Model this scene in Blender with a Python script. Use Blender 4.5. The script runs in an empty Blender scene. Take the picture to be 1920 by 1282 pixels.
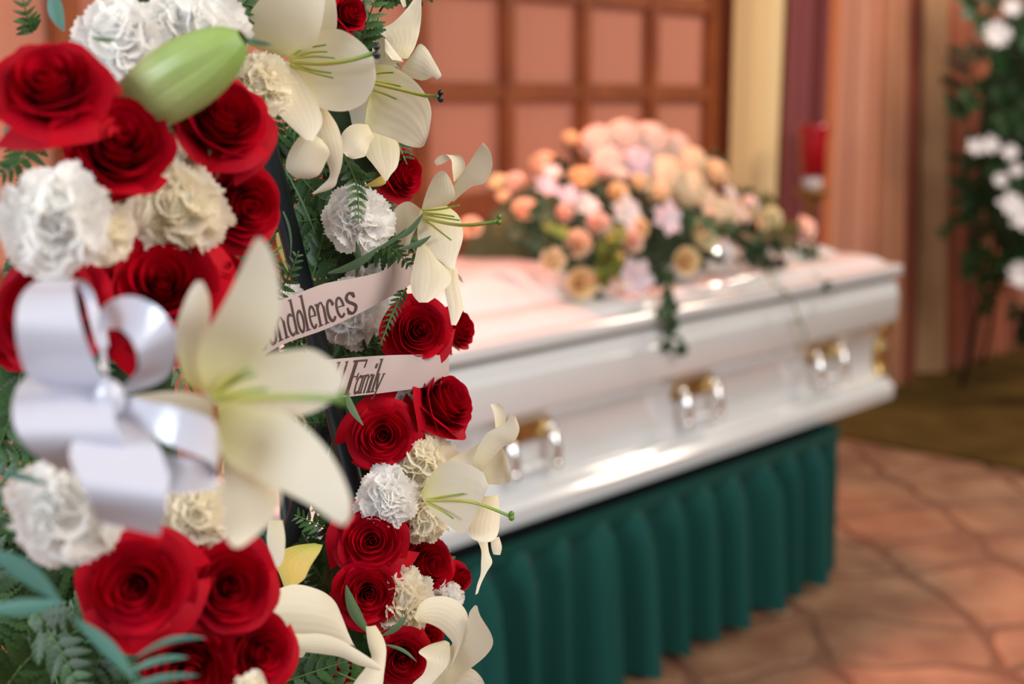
import bpy, bmesh, math, random
from mathutils import Vector, Matrix, Quaternion, noise
random.seed(7)
PI = math.pi
SC = bpy.context.scene
COL = SC.collection

# ------------------------------------------------------------------ camera
F = 2500.0; CX, CY = 960.0, 641.0; PITCH = math.atan(451/2500.0); CAMH = 1.45
cp, sp = math.cos(PITCH), math.sin(PITCH)
cam_d = bpy.data.cameras.new('camera'); cam = bpy.data.objects.new('camera', cam_d); COL.objects.link(cam)
cam.location = (0, 0, CAMH); cam.rotation_euler = (PI/2-PITCH, 0, 0)
cam_d.sensor_width = 36; cam_d.lens = 36*F/1920; cam_d.clip_start = .02
cam_d.dof.use_dof = True; cam_d.dof.focus_distance = 1.04; cam_d.dof.aperture_fstop = 3.8
SC.camera = cam
SC.view_settings.view_transform = 'Standard'; SC.view_settings.look = 'None'
SC.view_settings.exposure = 0.0; SC.view_settings.gamma = 1.0; SC.view_settings.use_curve_mapping = False

# ------------------------------------------------------------------ world + lights
wd = bpy.data.worlds.new('world'); SC.world = wd; wd.use_nodes = True
wd.node_tree.nodes['Background'].inputs[0].default_value = (1.0, .92, .86, 1)
wd.node_tree.nodes['Background'].inputs[1].default_value = .34

def light(name, kind, loc, target, energy, color, size=.5, size_y=None, spot=None, blend=.5):
    d = bpy.data.lights.new(name, kind); d.energy = energy; d.color = color
    if kind == 'AREA':
        d.size = size
        if size_y: d.shape = 'RECTANGLE'; d.size_y = size_y
    else:
        d.shadow_soft_size = size
    if kind == 'SPOT': d.spot_size = spot; d.spot_blend = blend
    o = bpy.data.objects.new(name, d); COL.objects.link(o); o.location = loc
    v = Vector(target)-Vector(loc); o.rotation_euler = v.to_track_quat('-Z', 'Y').to_euler()
    return o
TH = math.atan((3300-CX)*cp/F)
D1 = Vector((math.sin(TH), math.cos(TH), 0)); DN = Vector((-math.cos(TH), math.sin(TH), 0)); UP = Vector((0, 0, 1))
def G(t, n, z): return D1*t + DN*n + UP*z
light('daylight_window', 'AREA', (-2.6, -1.0, 2.3), (-.1, 1.2, 1.3), 88, (.82, .91, 1.0), 1.7, 1.3)
light('ceiling_light', 'AREA', (1.7, .4, 3.0), (.2, 1.4, 1.2), 48, (1.0, .86, .70), 1.0, 1.0)
light('ceiling_light', 'AREA', (3.3, 4.9, 3.1), (2.9, 5.6, 0.3), 84, (1.0, .80, .62), 1.2, 1.2)
light('front_light', 'AREA', (2.4, -1.2, 2.6), (1.2, 3.0, .6), 74, (.92, .96, 1.0), 2.0, 1.6)
light('pink_torchiere', 'SPOT', G(1.5, 2.75, 2.5), G(2.4, 2.3, 1.0), 300, (1.0, .30, .20), .12, spot=1.15)
light('pink_torchiere', 'SPOT', G(4.6, 2.7, 2.6), G(3.6, 2.3, 1.0), 140, (1.0, .32, .20), .12, spot=1.15)
light('ceiling_spot', 'SPOT', (-.6, 3.4, 3.2), G(2.9, 2.4, 1.05), 14, (1.0, .82, .62), .04, spot=.7)
light('curtain_spot', 'SPOT', (2.12, 6.75, 3.0), G(4.6, 2.3, .6), 60, (1.0, .86, .70), .035, spot=2.4)

# ------------------------------------------------------------------ helpers
CR = Vector((1, 0, 0)); CU = Vector((0, sp, cp)); CB = Vector((0, -cp, sp))    # camera right, up, back
def W(px, py, d):
    return Vector((0, 0, CAMH)) + CR*((px-CX)/F*d) - CU*((py-CY)/F*d) - CB*d
def onto_z(px, py, z):
    a = W(px, py, 1)-Vector((0, 0, CAMH)); k = (z-CAMH)/a.z
    return Vector((0, 0, CAMH))+a*k
def onto_n(px, py, n):
    a = W(px, py, 1)-Vector((0, 0, CAMH)); k = n/a.dot(DN)
    return Vector((0, 0, CAMH))+a*k
def camvec(v): return (CR*v[0]+CU*v[1]+CB*v[2]).normalized()

def srgb(r, g, b):
    f = lambda c: (c/255/12.92) if c <= 10 else ((c/255+.055)/1.055)**2.4
    return (f(r), f(g), f(b), 1)

def tag(o, label=None, cat=None, group=None, kind=None):
    if label: o['label'] = label
    if cat: o['category'] = cat
    if group: o['group'] = group
    if kind: o['kind'] = kind
    return o
def link(name, me, parent=None, mw=None):
    o = bpy.data.objects.new(name, me); COL.objects.link(o)
    if parent: o.parent = parent
    if mw is not None: o.matrix_local = mw
    return o
def empty(name, loc=(0, 0, 0), mw=None):
    o = bpy.data.objects.new(name, None); COL.objects.link(o); o.empty_display_size = .03
    if mw is not None: o.matrix_world = mw
    else: o.location = loc
    return o
def part(name, me, root, world=True, parent=None):
    """child of root whose mesh coordinates are given in world space"""
    if world:
        me.transform(root_matrix(root).inverted())
    return link(name, me, parent or root)
def root_matrix(o):
    return Matrix.LocRotScale(o.location, o.rotation_euler.to_quaternion() if o.rotation_mode != 'QUATERNION' else o.rotation_quaternion, o.scale)

def mesh(name, vs, fs, m=None, smooth=True, uvs=None, m2=None, fm=None):
    me = bpy.data.meshes.new(name); me.from_pydata([tuple(v) for v in vs], [], fs)
    mats = m if isinstance(m, (list, tuple)) else ([m] if m else [])
    for x in mats: me.materials.append(x)
    if fm: me.polygons.foreach_set('material_index', fm)
    if smooth: me.polygons.foreach_set('use_smooth', [True]*len(me.polygons))
    if uvs:
        l = me.uv_layers.new(name='UVMap')
        for i, lp in enumerate(me.loops): l.data[i].uv = uvs[lp.vertex_index]
    me.update(); return me

class MB:
    def __init__(s): s.v = []; s.f = []; s.uv = []; s.m = []
    def add(s, vs, fs, uvs=None, mi=0):
        b = len(s.v); s.v += [Vector(v) for v in vs]; s.f += [tuple(b+i for i in f) for f in fs]
        s.uv += uvs if uvs else [(0, 0)]*len(vs); s.m += [mi]*len(fs)
    def box(s, o, ax, ay, az, mi=0):
        o = Vector(o); P = [o+ax*i+ay*j+az*k for k in (-1, 1) for j in (-1, 1) for i in (-1, 1)]
        s.add(P, [(0, 2, 3, 1), (4, 5, 7, 6), (0, 1, 5, 4), (2, 6, 7, 3), (0, 4, 6, 2), (1, 3, 7, 5)], mi=mi)
    def grid(s, pts, uvs=None, mi=0, closed=False):
        n = len(pts); m = len(pts[0]); fl = [p for r in pts for p in r]; fs = []
        for i in range(n-1):
            for j in range(m if closed else m-1):
                k = (j+1) % m
                fs.append((i*m+j, i*m+k, (i+1)*m+k, (i+1)*m+j))
        u = [(j/max(1, m-1), i/max(1, n-1)) for i in range(n) for j in range(m)] if uvs is None else uvs
        s.add(fl, fs, u, mi)
    def tube(s, pts, rad, seg=8, mi=0, caps=True):
        pts = [Vector(p) for p in pts]; n = len(pts)
        if not hasattr(rad, '__len__'): rad = [rad]*n
        rows = []; ref = None
        for i, p in enumerate(pts):
            t = (pts[min(n-1, i+1)]-pts[max(0, i-1)]).normalized()
            if ref is None: ref = t.orthogonal().normalized()
            ref = (ref-t*ref.dot(t)).normalized(); b = t.cross(ref)
            rows.append([p+(ref*math.cos(a)+b*math.sin(a))*rad[i] for a in [2*PI*k/seg for k in range(seg)]])
        b0 = len(s.v); s.grid(rows, mi=mi, closed=True)
        if caps:
            s.f.append(tuple(b0+seg-1-k for k in range(seg))); s.m.append(mi)
            s.f.append(tuple(b0+(n-1)*seg+k for k in range(seg))); s.m.append(mi)
    def lathe(s, prof, o, seg=24, mi=0, ax=None):
        rows = [[Vector(o)+Vector((r*math.cos(a), r*math.sin(a), z)) for a in [2*PI*k/seg for k in range(seg)]] for r, z in prof]
        s.grid(rows, mi=mi, closed=True)
    def ball(s, o, r, seg=10, rings=7, sc=(1, 1, 1), mi=0, rot=None):
        rows = []
        for i in range(rings+1):
            a = PI*i/rings; row = []
            for k in range(seg):
                b = 2*PI*k/seg
                v = Vector((math.sin(a)*math.cos(b)*sc[0], math.sin(a)*math.sin(b)*sc[1], math.cos(a)*sc[2]))*r
                if rot: v = rot @ v
                row.append(Vector(o)+v)
            rows.append(row)
        s.grid(rows, mi=mi, closed=True)
    def me(s, name, m, smooth=True):
        return mesh(name, s.v, s.f, m, smooth, s.uv, fm=s.m)

def cr(P, t):      # catmull-rom through list of tuples, t in 0..1
    n = len(P)-1; x = min(max(t, 0), .99999)*n; i = int(x); f = x-i
    a, b, c, d = P[max(0, i-1)], P[i], P[min(n, i+1)], P[min(n, i+2)]
    return [.5*((2*q)+(-p+r)*f+(2*p-5*q+4*r-s)*f*f+(-p+3*q-3*r+s)*f**3) for p, q, r, s in zip(a, b, c, d)]

# ------------------------------------------------------------------ materials
def mat(name, col, rough=.5, metal=0., spec=.5, trans=0., sheen=0., coat=0., var=None, vscale=20., bump=0., bscale=80., uvcol=None, ridges=0., tcol=None, objvar=0., sss=0.):
    m = bpy.data.materials.new(name); m.use_nodes = True; nt = m.node_tree; N = nt.nodes; L = nt.links
    b = N['Principled BSDF']; out = N['Material Output']
    b.inputs['Base Color'].default_value = col; b.inputs['Roughness'].default_value = rough
    b.inputs['Metallic'].default_value = metal; b.inputs['Specular IOR Level'].default_value = spec
    if sheen: b.inputs['Sheen Weight'].default_value = sheen; b.inputs['Sheen Roughness'].default_value = .4
    if coat: b.inputs['Coat Weight'].default_value = coat; b.inputs['Coat Roughness'].default_value = .06
    tc = N.new('ShaderNodeTexCoord'); src = None
    if uvcol:      # list of (pos, colour) along v
        sx = N.new('ShaderNodeSeparateXYZ'); L.new(tc.outputs['UV'], sx.inputs[0])
        r = N.new('ShaderNodeValToRGB'); L.new(sx.outputs['Y'], r.inputs[0])
        while len(r.color_ramp.elements) < len(uvcol): r.color_ramp.elements.new(.5)
        for e, (p_, c_) in zip(r.color_ramp.elements, uvcol): e.position = p_; e.color = c_
        src = r.outputs[0]
    if var:
        nz = N.new('ShaderNodeTexNoise'); nz.inputs['Scale'].default_value = vscale; nz.inputs['Detail'].default_value = 4
        L.new(tc.outputs['Object'], nz.inputs['Vector'])
        mr = N.new('ShaderNodeMapRange'); mr.inputs['From Min'].default_value = .35; mr.inputs['From Max'].default_value = .65
        L.new(nz.outputs['Fac'], mr.inputs[0])
        mx = N.new('ShaderNodeMix'); mx.data_type = 'RGBA'; L.new(mr.outputs[0], mx.inputs[0])
        mx.inputs[7].default_value = var
        if src: L.new(src, mx.inputs[6])
        else: mx.inputs[6].default_value = col
        src = mx.outputs[2]
    if objvar:
        oi = N.new('ShaderNodeObjectInfo'); hs = N.new('ShaderNodeHueSaturation')
        mr2 = N.new('ShaderNodeMapRange'); mr2.inputs['To Min'].default_value = 1-objvar; mr2.inputs['To Max'].default_value = 1+objvar
        L.new(oi.outputs['Random'], mr2.inputs[0]); L.new(mr2.outputs[0], hs.inputs['Value'])
        if src: L.new(src, hs.inputs['Color'])
        else: hs.inputs['Color'].default_value = col
        src = hs.outputs[0]
    if src: L.new(src, b.inputs['Base Color'])
    nrm = None
    if ridges:
        sx2 = N.new('ShaderNodeSeparateXYZ'); L.new(tc.outputs['UV'], sx2.inputs[0])
        ml = N.new('ShaderNodeMath'); ml.operation = 'MULTIPLY'; ml.inputs[1].default_value = 42; L.new(sx2.outputs['X'], ml.inputs[0])
        sn = N.new('ShaderNodeMath'); sn.operation = 'SINE'; L.new(ml.outputs[0], sn.inputs[0])
        bp = N.new('ShaderNodeBump'); bp.inputs['Strength'].default_value = ridges; bp.inputs['Distance'].default_value = .0003
        L.new(sn.outputs[0], bp.inputs['Height']); nrm = bp
    if bump:
        n2 = N.new('ShaderNodeTexNoise'); n2.inputs['Scale'].default_value = bscale; n2.inputs['Detail'].default_value = 5
        L.new(tc.outputs['Object'], n2.inputs['Vector'])
        bp2 = N.new('ShaderNodeBump'); bp2.inputs['Strength'].default_value = bump; bp2.inputs['Distance'].default_value = .003
        L.new(n2.outputs['Fac'], bp2.inputs['Height'])
        if nrm: L.new(nrm.outputs[0], bp2.inputs['Normal'])
        nrm = bp2
    if nrm: L.new(nrm.outputs[0], b.inputs['Normal'])
    if trans:
        t = N.new('ShaderNodeBsdfTranslucent'); t.inputs[0].default_value = tcol or col
        if src and not tcol: L.new(src, t.inputs[0])
        ms = N.new('ShaderNodeMixShader'); ms.inputs[0].default_value = trans
        L.new(b.outputs[0], ms.inputs[1]); L.new(t.outputs[0], ms.inputs[2]); L.new(ms.outputs[0], out.inputs[0])
    return m

M = {}
M['rose'] = mat('rose_red', (.50, .0, .010, 1), .6, spec=.12, trans=.2, var=(.38, .0, .012, 1), vscale=1.2, bump=.12, bscale=9, objvar=.1)
LIL = (.90, .84, .70, 1)
M['lily'] = mat('lily_white', LIL, .45, spec=.3, trans=.3, uvcol=[(0, (.70, .64, .20, 1)), (.14, (.80, .74, .40, 1)), (.38, (.84, .77, .58, 1)), (1, (.87, .80, .66, 1))], ridges=.12, bump=.1, bscale=60)
M['lily_plain'] = mat('lily_white_outer', LIL, .45, spec=.3, trans=.3, uvcol=[(0, (.80, .72, .46, 1)), (.3, (.84, .77, .58, 1)), (1, (.87, .80, .66, 1))], ridges=.12, bump=.1, bscale=60)
M['lily_yellow'] = mat('lily_yellow_green', (.8, .66, .2, 1), .45, spec=.3, trans=.3, uvcol=[(0, (.62, .44, .10, 1)), (.55, (.70, .52, .14, 1)), (1, (.52, .60, .13, 1))], ridges=.3)
M['style'] = mat('lily_style', (.42, .46, .08, 1), .4, uvcol=[(0, (.60, .58, .14, 1)), (.5, (.42, .44, .06, 1)), (1, (.14, .30, .06, 1))])
M['stigma_dark'] = mat('stigma_dark', (.012, .012, .018, 1), .4)
M['stigma_green'] = mat('stigma_green', (.10, .20, .02, 1), .4)
M['bud'] = mat('bud_green', (.4, .6, .1, 1), .35, spec=.5, trans=.1, uvcol=[(0, (.20, .36, .06, 1)), (.3, (.42, .52, .16, 1)), (.7, (.56, .60, .28, 1)), (1, (.45, .55, .20, 1))], var=(.34, .46, .14, 1), vscale=30, ridges=.3)
M['carn_w'] = mat('carnation_white', (.98, .97, .95, 1), .6, spec=.1, trans=.5)
M['carn_c'] = mat('carnation_cream', (.98, .93, .80, 1), .6, spec=.1, trans=.5)
M['fern'] = mat('fern_green', (.03, .07, .018, 1), .45, spec=.4, trans=.12, objvar=.35, var=(.05, .13, .035, 1), vscale=25)
M['leaf'] = mat('leaf_grey_green', (.12, .20, .10, 1), .5, spec=.4, trans=.15, objvar=.2)
M['leaf_teal'] = mat('leaf_blue_green', (.10, .25, .20, 1), .5, spec=.4, trans=.15, objvar=.2)
M['stem'] = mat('stem_green', (.08, .16, .04, 1), .5)
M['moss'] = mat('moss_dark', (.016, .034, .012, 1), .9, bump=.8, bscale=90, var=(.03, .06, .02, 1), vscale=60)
M['black'] = mat('black_metal', (.012, .017, .019, 1), .45, metal=.3)
M['satin'] = mat('satin_white', (.62, .62, .72, 1), .22, spec=1.0, trans=.08, coat=.3)
M['ribbon'] = mat('ribbon_pale', (.55, .44, .42, 1), .42, spec=.4, trans=.2)
M['ink'] = mat('ink_brown', (.05, .022, .018, 1), .6)
# casket and its stand
M['casket'] = mat('casket_white', (.74, .77, .79, 1), .18, spec=.8, coat=1.0)
M['gasket'] = mat('gasket_grey', (.22, .22, .20, 1), .5)
M['gold'] = mat('antique_gold', (.74, .54, .24, 1), .28, metal=1, var=(.45, .28, .08, 1), vscale=15)
M['chrome'] = mat('bright_chrome', (.95, .93, .90, 1), .12, metal=1)
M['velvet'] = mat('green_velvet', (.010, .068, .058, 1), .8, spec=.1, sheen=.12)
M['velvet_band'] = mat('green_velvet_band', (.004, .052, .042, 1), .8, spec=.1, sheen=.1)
M['wood'] = mat('brown_wood', srgb(150, 78, 34), .5, var=srgb(128, 62, 26), vscale=6)
M['pane'] = mat('salmon_panel', srgb(196, 128, 104), .7, bump=.1, bscale=200)
M['wall'] = mat('salmon_wall', srgb(212, 140, 112), .8, bump=.1, bscale=60)
M['stone'] = mat('flagstone', srgb(152, 116, 90), .6, spec=.25, var=srgb(122, 84, 64), vscale=5, objvar=.14, bump=.5, bscale=14)
M['joint'] = mat('mortar', srgb(112, 76, 56), .9, bump=.5, bscale=40)
M['carpet'] = mat('olive_carpet', srgb(92, 72, 32), .95, spec=.1, var=srgb(72, 54, 22), vscale=4, bump=.8, bscale=300)
M['redglass'] = mat('red_glass', (.50, .0, .015, 1), .12, spec=.6, coat=.5, trans=.25)
M['clearglass'] = mat('pale_glass', (.62, .58, .58, 1), .1, spec=.7, coat=.5)
M['brass'] = mat('dull_brass', (.34, .19, .06, 1), .4, metal=.8)
M['sprig'] = mat('sprig_green', (.04, .075, .03, 1), .55, trans=.1, objvar=.4)
M['sprig_o'] = mat('sprig_olive', (.13, .16, .05, 1), .55, trans=.12, objvar=.35)
M['sprig_y'] = mat('sprig_yellow_green', (.20, .22, .04, 1), .55, trans=.1, objvar=.2)
M['wgreen'] = mat('standing_spray_green', (.02, .075, .022, 1), .55, trans=.1, objvar=.5)
CC = {'peach': (.98, .76, .58, 1), 'cream': (.97, .84, .62, 1), 'yellow': (.93, .78, .50, 1), 'pink': (.97, .76, .66, 1), 'white': (.95, .88, .85, 1),
      'lilac': (.90, .78, .84, 1), 'pale_green': (.90, .88, .64, 1), 'blush': (.97, .80, .70, 1), 'purewhite': (.90, .90, .94, 1), 'green_button': (.56, .56, .14, 1), 'orange': (.97, .78, .50, 1)}
for k, c in CC.items(): M['f_'+k] = mat('bloom_'+k, c, .6, spec=.2, trans=.35)

# ------------------------------------------------------------------ setting
def structure(name, me, parent=None):
    o = link(name, me, parent)
    if not parent: o['kind'] = 'structure'
    return o
# floor slab + flagstones
mb = MB(); mb.box((1.6, 3.2, -.06), Vector((5.6, 0, 0)), Vector((0, 5.4, 0)), Vector((0, 0, .05)))
floor = structure('floor', mb.me('floor', M['joint'], False))
random.seed(11)
S = .34; rot = TH-.62
ea = Vector((math.cos(rot), math.sin(rot), 0)); eb = Vector((-math.sin(rot), math.cos(rot), 0))
def corner(i, j):
    r = random.Random(i*7919+j*104729+5)
    return ea*(i+r.uniform(-.2, .2))*S*1.25 + eb*(j+r.uniform(-.2, .2)+.5*(i % 2)*.6)*S
def mid(a, b, key):
    r = random.Random(hash(key)); n = Vector((-(b-a).y, (b-a).x, 0))
    return [a.lerp(b, .33)+n*r.uniform(-.07, .07), a.lerp(b, .67)+n*r.uniform(-.07, .07)]
cell = []
for i in range(-14, 22):
    for j in range(-16, 24):
        c = corner(i, j); c2 = corner(i+1, j+1); ctr = (c+c2)/2
        if ctr.y < .9 or ctr.y > 6.9 or ctr.x < -2.2 or ctr.x > 4.6: continue
        if ctr.dot(D1) > 5.45 or ctr.dot(DN) > 3.4: continue
        cell.append((ctr.dot(DN), i, j))
nst = 0
for _, i, j in cell:
    q = [corner(i, j), corner(i+1, j), corner(i+1, j+1), corner(i, j+1)]
    e = [mid(q[0], q[1], (i, j, 0)), mid(q[1], q[2], (i+1, j, 1)), mid(q[3], q[2], (i, j+1, 0)), mid(q[0], q[3], (i, j, 1))]
    loop = [q[0], *e[0], q[1], *e[1], q[2], *reversed(e[2]), q[3], *reversed(e[3])]
    ctr = sum(loop, Vector())/12; out = []
    for k, p in enumerate(loop):
        v = ctr-p; out.append(p+v.normalized()*(.032 if k % 3 == 0 else .014))
    inn = [p+(ctr-p).normalized()*.012 for p in out]; n = 12
    h = random.uniform(-.003, 0)
    vs = [Vector((p.x, p.y, -.012)) for p in out]+[Vector((p.x, p.y, h-.004)) for p in out]+[Vector((p.x, p.y, h)) for p in inn]
    fs = [tuple(range(2*n, 3*n))]
    for k in range(n):
        l = (k+1) % n; fs += [(k, l, n+l, n+k), (n+k, n+l, 2*n+l, 2*n+k)]
    link('flagstone', mesh('flagstone', vs, fs, M['stone'], False), floor); nst += 1
# wall with wooden lattice
mb = MB(); mb.box(G(4.5, 3.36, 1.6), D1*6.2, DN*.06, UP*1.62)
wall = structure('wall_back', mb.me('wall_back', M['wall'], False))
lat = empty('window_1', G(3.28, 3.24, 1.0)); lat['kind'] = 'structure'
vt = [4.76-.42*k for k in range(8)]; hz = [1.09, 1.485, 1.835, 2.21, 2.58]; hb = .052
for k in range(len(vt)-1):
    for l in range(len(hz)-1):
        mb = MB(); mb.box(G((vt[k]+vt[k+1])/2, 3.275, (hz[l]+hz[l+1])/2), D1*.20, DN*.006, UP*((hz[l+1]-hz[l])/2-.005))
        part('pane', mb.me('pane', M['pane'], False), lat)
for k, t in enumerate(vt):
    wdt = .034 if k in (0, len(vt)-1) else .024
    mb = MB(); mb.box(G(t, 3.25, (hz[0]+hz[-1])/2), D1*wdt, DN*.022, UP*((hz[-1]-hz[0])/2+.03)); part('muntin', mb.me('muntin', M['wood'], False), lat)
for l, z in enumerate(hz):
    mb = MB(); mb.box(G((vt[0]+vt[-1])/2, 3.252, z), D1*((vt[0]-vt[-1])/2), DN*.016, UP*(.03 if 0 < l < 4 else .045)); part('rail', mb.me('rail', M['wood'], False), lat)
# dado trim below the lattice
mb = MB(); mb.box(G(2.7, 3.25, 1.0), D1*2.1, DN*.05, UP*.022)
structure('trim_1', mb.me('trim', M['wood'], False))

# curtains
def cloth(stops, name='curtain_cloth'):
    """woven cloth with coloured stripes down it, some dark ones put in as fold shade; stops: (position across, colour)"""
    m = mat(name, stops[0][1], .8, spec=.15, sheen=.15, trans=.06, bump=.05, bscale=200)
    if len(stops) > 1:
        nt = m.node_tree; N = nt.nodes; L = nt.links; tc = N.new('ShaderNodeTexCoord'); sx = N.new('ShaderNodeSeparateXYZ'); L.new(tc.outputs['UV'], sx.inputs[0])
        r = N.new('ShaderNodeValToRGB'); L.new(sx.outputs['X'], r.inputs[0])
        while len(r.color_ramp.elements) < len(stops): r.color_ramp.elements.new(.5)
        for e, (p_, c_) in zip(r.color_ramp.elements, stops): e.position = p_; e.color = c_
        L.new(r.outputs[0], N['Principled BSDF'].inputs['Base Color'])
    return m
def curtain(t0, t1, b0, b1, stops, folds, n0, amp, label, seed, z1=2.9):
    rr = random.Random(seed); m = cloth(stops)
    nu, nv = folds*12, 14; ph = [rr.uniform(-.5, .5) for _ in range(folds+2)]; am = [rr.uniform(.7, 1.3) for _ in range(folds+2)]
    rows = []
    for j in range(nv+1):
        v = j/nv; z = z1*(1-v)+.015*v; row = []
        for i in range(nu+1):
            u = i/nu; x = u*folds; k = int(x); f = x-k; k = min(k, folds)
            w = (am[k]*(1-f)+am[k+1]*f); sh = math.sin(4*PI*f)*.018*w*(amp/.05)
            t = (t0+(t1-t0)*u)*(1-v)+(b0+(b1-b0)*u)*v + .010*math.sin(3*v+ph[k]*4)*v+sh*math.sin(PI*min(1, u*40))*math.sin(PI*max(0, min(1, (1-u)*40)))
            n = n0+amp*w*math.cos(2*PI*x+(ph[k]*(1-f)+ph[k+1]*f)*1.2)*(.75+.4*v)
            row.append(G(t, n, z))
        rows.append(row)
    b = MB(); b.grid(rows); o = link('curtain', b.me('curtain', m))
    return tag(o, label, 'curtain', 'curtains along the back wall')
C_ = lambda *a: srgb(*a)
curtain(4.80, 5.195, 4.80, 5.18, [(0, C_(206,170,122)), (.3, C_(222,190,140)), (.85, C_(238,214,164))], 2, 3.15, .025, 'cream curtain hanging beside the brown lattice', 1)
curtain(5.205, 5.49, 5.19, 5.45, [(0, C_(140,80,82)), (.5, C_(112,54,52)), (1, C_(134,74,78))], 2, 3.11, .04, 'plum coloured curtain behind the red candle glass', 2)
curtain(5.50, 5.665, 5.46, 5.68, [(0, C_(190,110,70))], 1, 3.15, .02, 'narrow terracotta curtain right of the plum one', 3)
curtain(5.675, 6.29, 5.69, 6.50, [(0, C_(204,148,124)), (.22, C_(206,150,124)), (.42, C_(178,110,84)), (.55, C_(204,156,120)), (.74, C_(196,134,104)), (.86, C_(146,82,64)), (1, C_(128,66,54))], 5, 3.12, .05, 'dusty pink curtain with soft folds right of the red candle', 4)  # darker stops paint shade into the folds towards the right edge
curtain(6.30, 6.37, 6.51, 6.62, [(0, C_(90,44,38))], 1, 3.16, .015, 'dark strip standing in for the shade of the deepest curtain fold', 7)  # separate dark strip added as the shadow inside the deep fold
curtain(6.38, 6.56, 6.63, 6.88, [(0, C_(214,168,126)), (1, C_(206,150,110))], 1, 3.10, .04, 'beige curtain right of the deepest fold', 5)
curtain(6.57, 8.6, 6.89, 8.9, [(0, C_(190,112,88)), (.10, C_(200,124,96)), (.13, C_(126,62,54)), (.17, C_(212,134,106)), (.30, C_(204,126,98)), (.42, C_(150,84,74)), (.46, C_(206,140,118)), (1, C_(196,118,98))], 12, 3.11, .06, 'wide salmon curtain behind the green standing spray', 6)  # the narrow dark stops are fold shadows put into the colour
# carpet
mb = MB()
mb.box(G(7.4, 1.2, .006), D1*2.25, DN*1.98, UP*.007)
tag(link('carpet', mb.me('carpet', M['carpet'], False)), 'olive brown carpet lying beyond the foot of the casket', 'carpet')

# ------------------------------------------------------------------ casket
T0, T1, N0, N1 = 1.80, 4.085, 2.0, 2.70
def ring(z, off, hip=0, rc=.05, q=5):
    """rounded rectangle, moved inwards by off (and by hip more at the ends)"""
    a0, a1, b0, b1 = T0+off+hip, T1-off-hip, N0+off, N1-off; rc = max(.004, min(rc, (b1-b0)/2-.01)); P = []
    for cx_, cy_, st in ((a1-rc, b0+rc, -PI/2), (a1-rc, b1-rc, 0), (a0+rc, b1-rc, PI/2), (a0+rc, b0+rc, PI)):
        for k in range(q+1):
            a = st+PI/2*k/q; P.append(G(cx_+rc*math.cos(a), cy_+rc*math.sin(a), z))
    return P
def loft(levels, m, name, root, capt=True, capb=True, smooth=True):
    rows = [ring(*l) for l in levels]; b = MB(); b.grid(rows, closed=True); n = len(rows[0])
    if capb: b.f.append(tuple(reversed(range(n)))); b.m.append(0)
    if capt: b.f.append(tuple((len(rows)-1)*n+k for k in range(n))); b.m.append(0)
    me = b.me(name, m, False)
    o = part(name, me, root)
    if smooth:
        me.polygons.foreach_set('use_smooth', [True]*len(me.polygons))
        md = o.modifiers.new('edges', 'EDGE_SPLIT'); md.split_angle = math.radians(32)
    return o
ck = empty('casket', G((T0+T1)/2, (N0+N1)/2, .475))
tag(ck, 'white metal casket with gold and chrome handles on green skirted stand', 'casket')
loft([(.475, .012), (.480, .002), (.490, 0), (.520, 0), (.524, .004), (.529, .008), (.533, .012), (.545, .014), (.552, .022)], M['casket'], 'base_moulding', ck)
loft([(.552, .030, 0), (.562, .046, 0), (.60, .056, 0), (.66, .054, 0), (.705, .040, 0), (.735, .018, 0), (.742, .004, 0), (.75, .0, 0), (.832, .0, 0), (.838, .004, 0), (.846, .006, 0), (.862, .006, 0), (.872, .010, 0), (.876, .016, 0)], M['casket'], 'body', ck)
loft([(.874, .018), (.893, .018)], M['gasket'], 'gasket', ck)
loft([(.890, .004), (.894, -.004), (.918, -.006), (.924, -.002), (.927, .008), (.929, .03, .0), (.936, .036, .01), (.950, .05, .02), (.962, .075, .05), (.968, .105, .07), (.971, .12, .08), (.978, .125, .085),
      (.999, .150, .12), (1.024, .185, .19), (1.042, .22, .25), (1.052, .26, .30), (1.056, .30, .34)], M['casket'], 'lid', ck)
# gold corner columns in the recess
for (t, n) in ((T1-.055, N0+.055), (T0+.055, N0+.055), (T1-.055, N1-.055), (T0+.055, N1-.055)):
    b = MB(); c = G(t, n, 0)
    b.lathe([(.0, .556), (.034, .558), (.036, .572), (.024, .582), (.022, .60), (.030, .625), (.030, .65), (.022, .675), (.024, .69), (.036, .70), (.042, .715), (.042, .728), (.0, .73)], c, 16)
    part('corner_column', b.me('corner_column', M['gold']), ck)
# handles: plate, two arms, bar
def handle(tc, sgn, nf):
    hp = []
    b = MB(); b.box(G(tc, nf+sgn*.006, .690), D1*.090, DN*.008, UP*.026)
    b.box(G(tc, nf-sgn*.004, .690), D1*.074, DN*.006, UP*.012)
    pl = part('handle_plate', b.me('handle_plate', M['gold'], False), ck)
    for s in (-1, 1):
        b = MB(); b.ball(G(tc+s*.072, nf-sgn*.014, .690), .014, 10, 6)
        b.tube([G(tc+s*.072, nf-sgn*.014, .690), G(tc+s*.073, nf-sgn*.028, .668), G(tc+s*.074, nf-sgn*.034, .640), G(tc+s*.074, nf-sgn*.036, .612)], [.010, .013, .014, .010], 10)
        b.ball(G(tc+s*.074, nf-sgn*.036, .604), .014, 10, 6)
        part('handle_arm', b.me('handle_arm', M['chrome']), ck, parent=None)
    b = MB(); b.tube([G(tc-.062, nf-sgn*.036, .612), G(tc+.062, nf-sgn*.036, .612)], .010, 10)
    part('handle_bar', b.me('handle_bar', M['casket']), ck)
for tc in (2.255, 2.94, 3.635):
    handle(tc, 1, N0+.036); handle(tc, -1, N1-.036)

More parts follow.
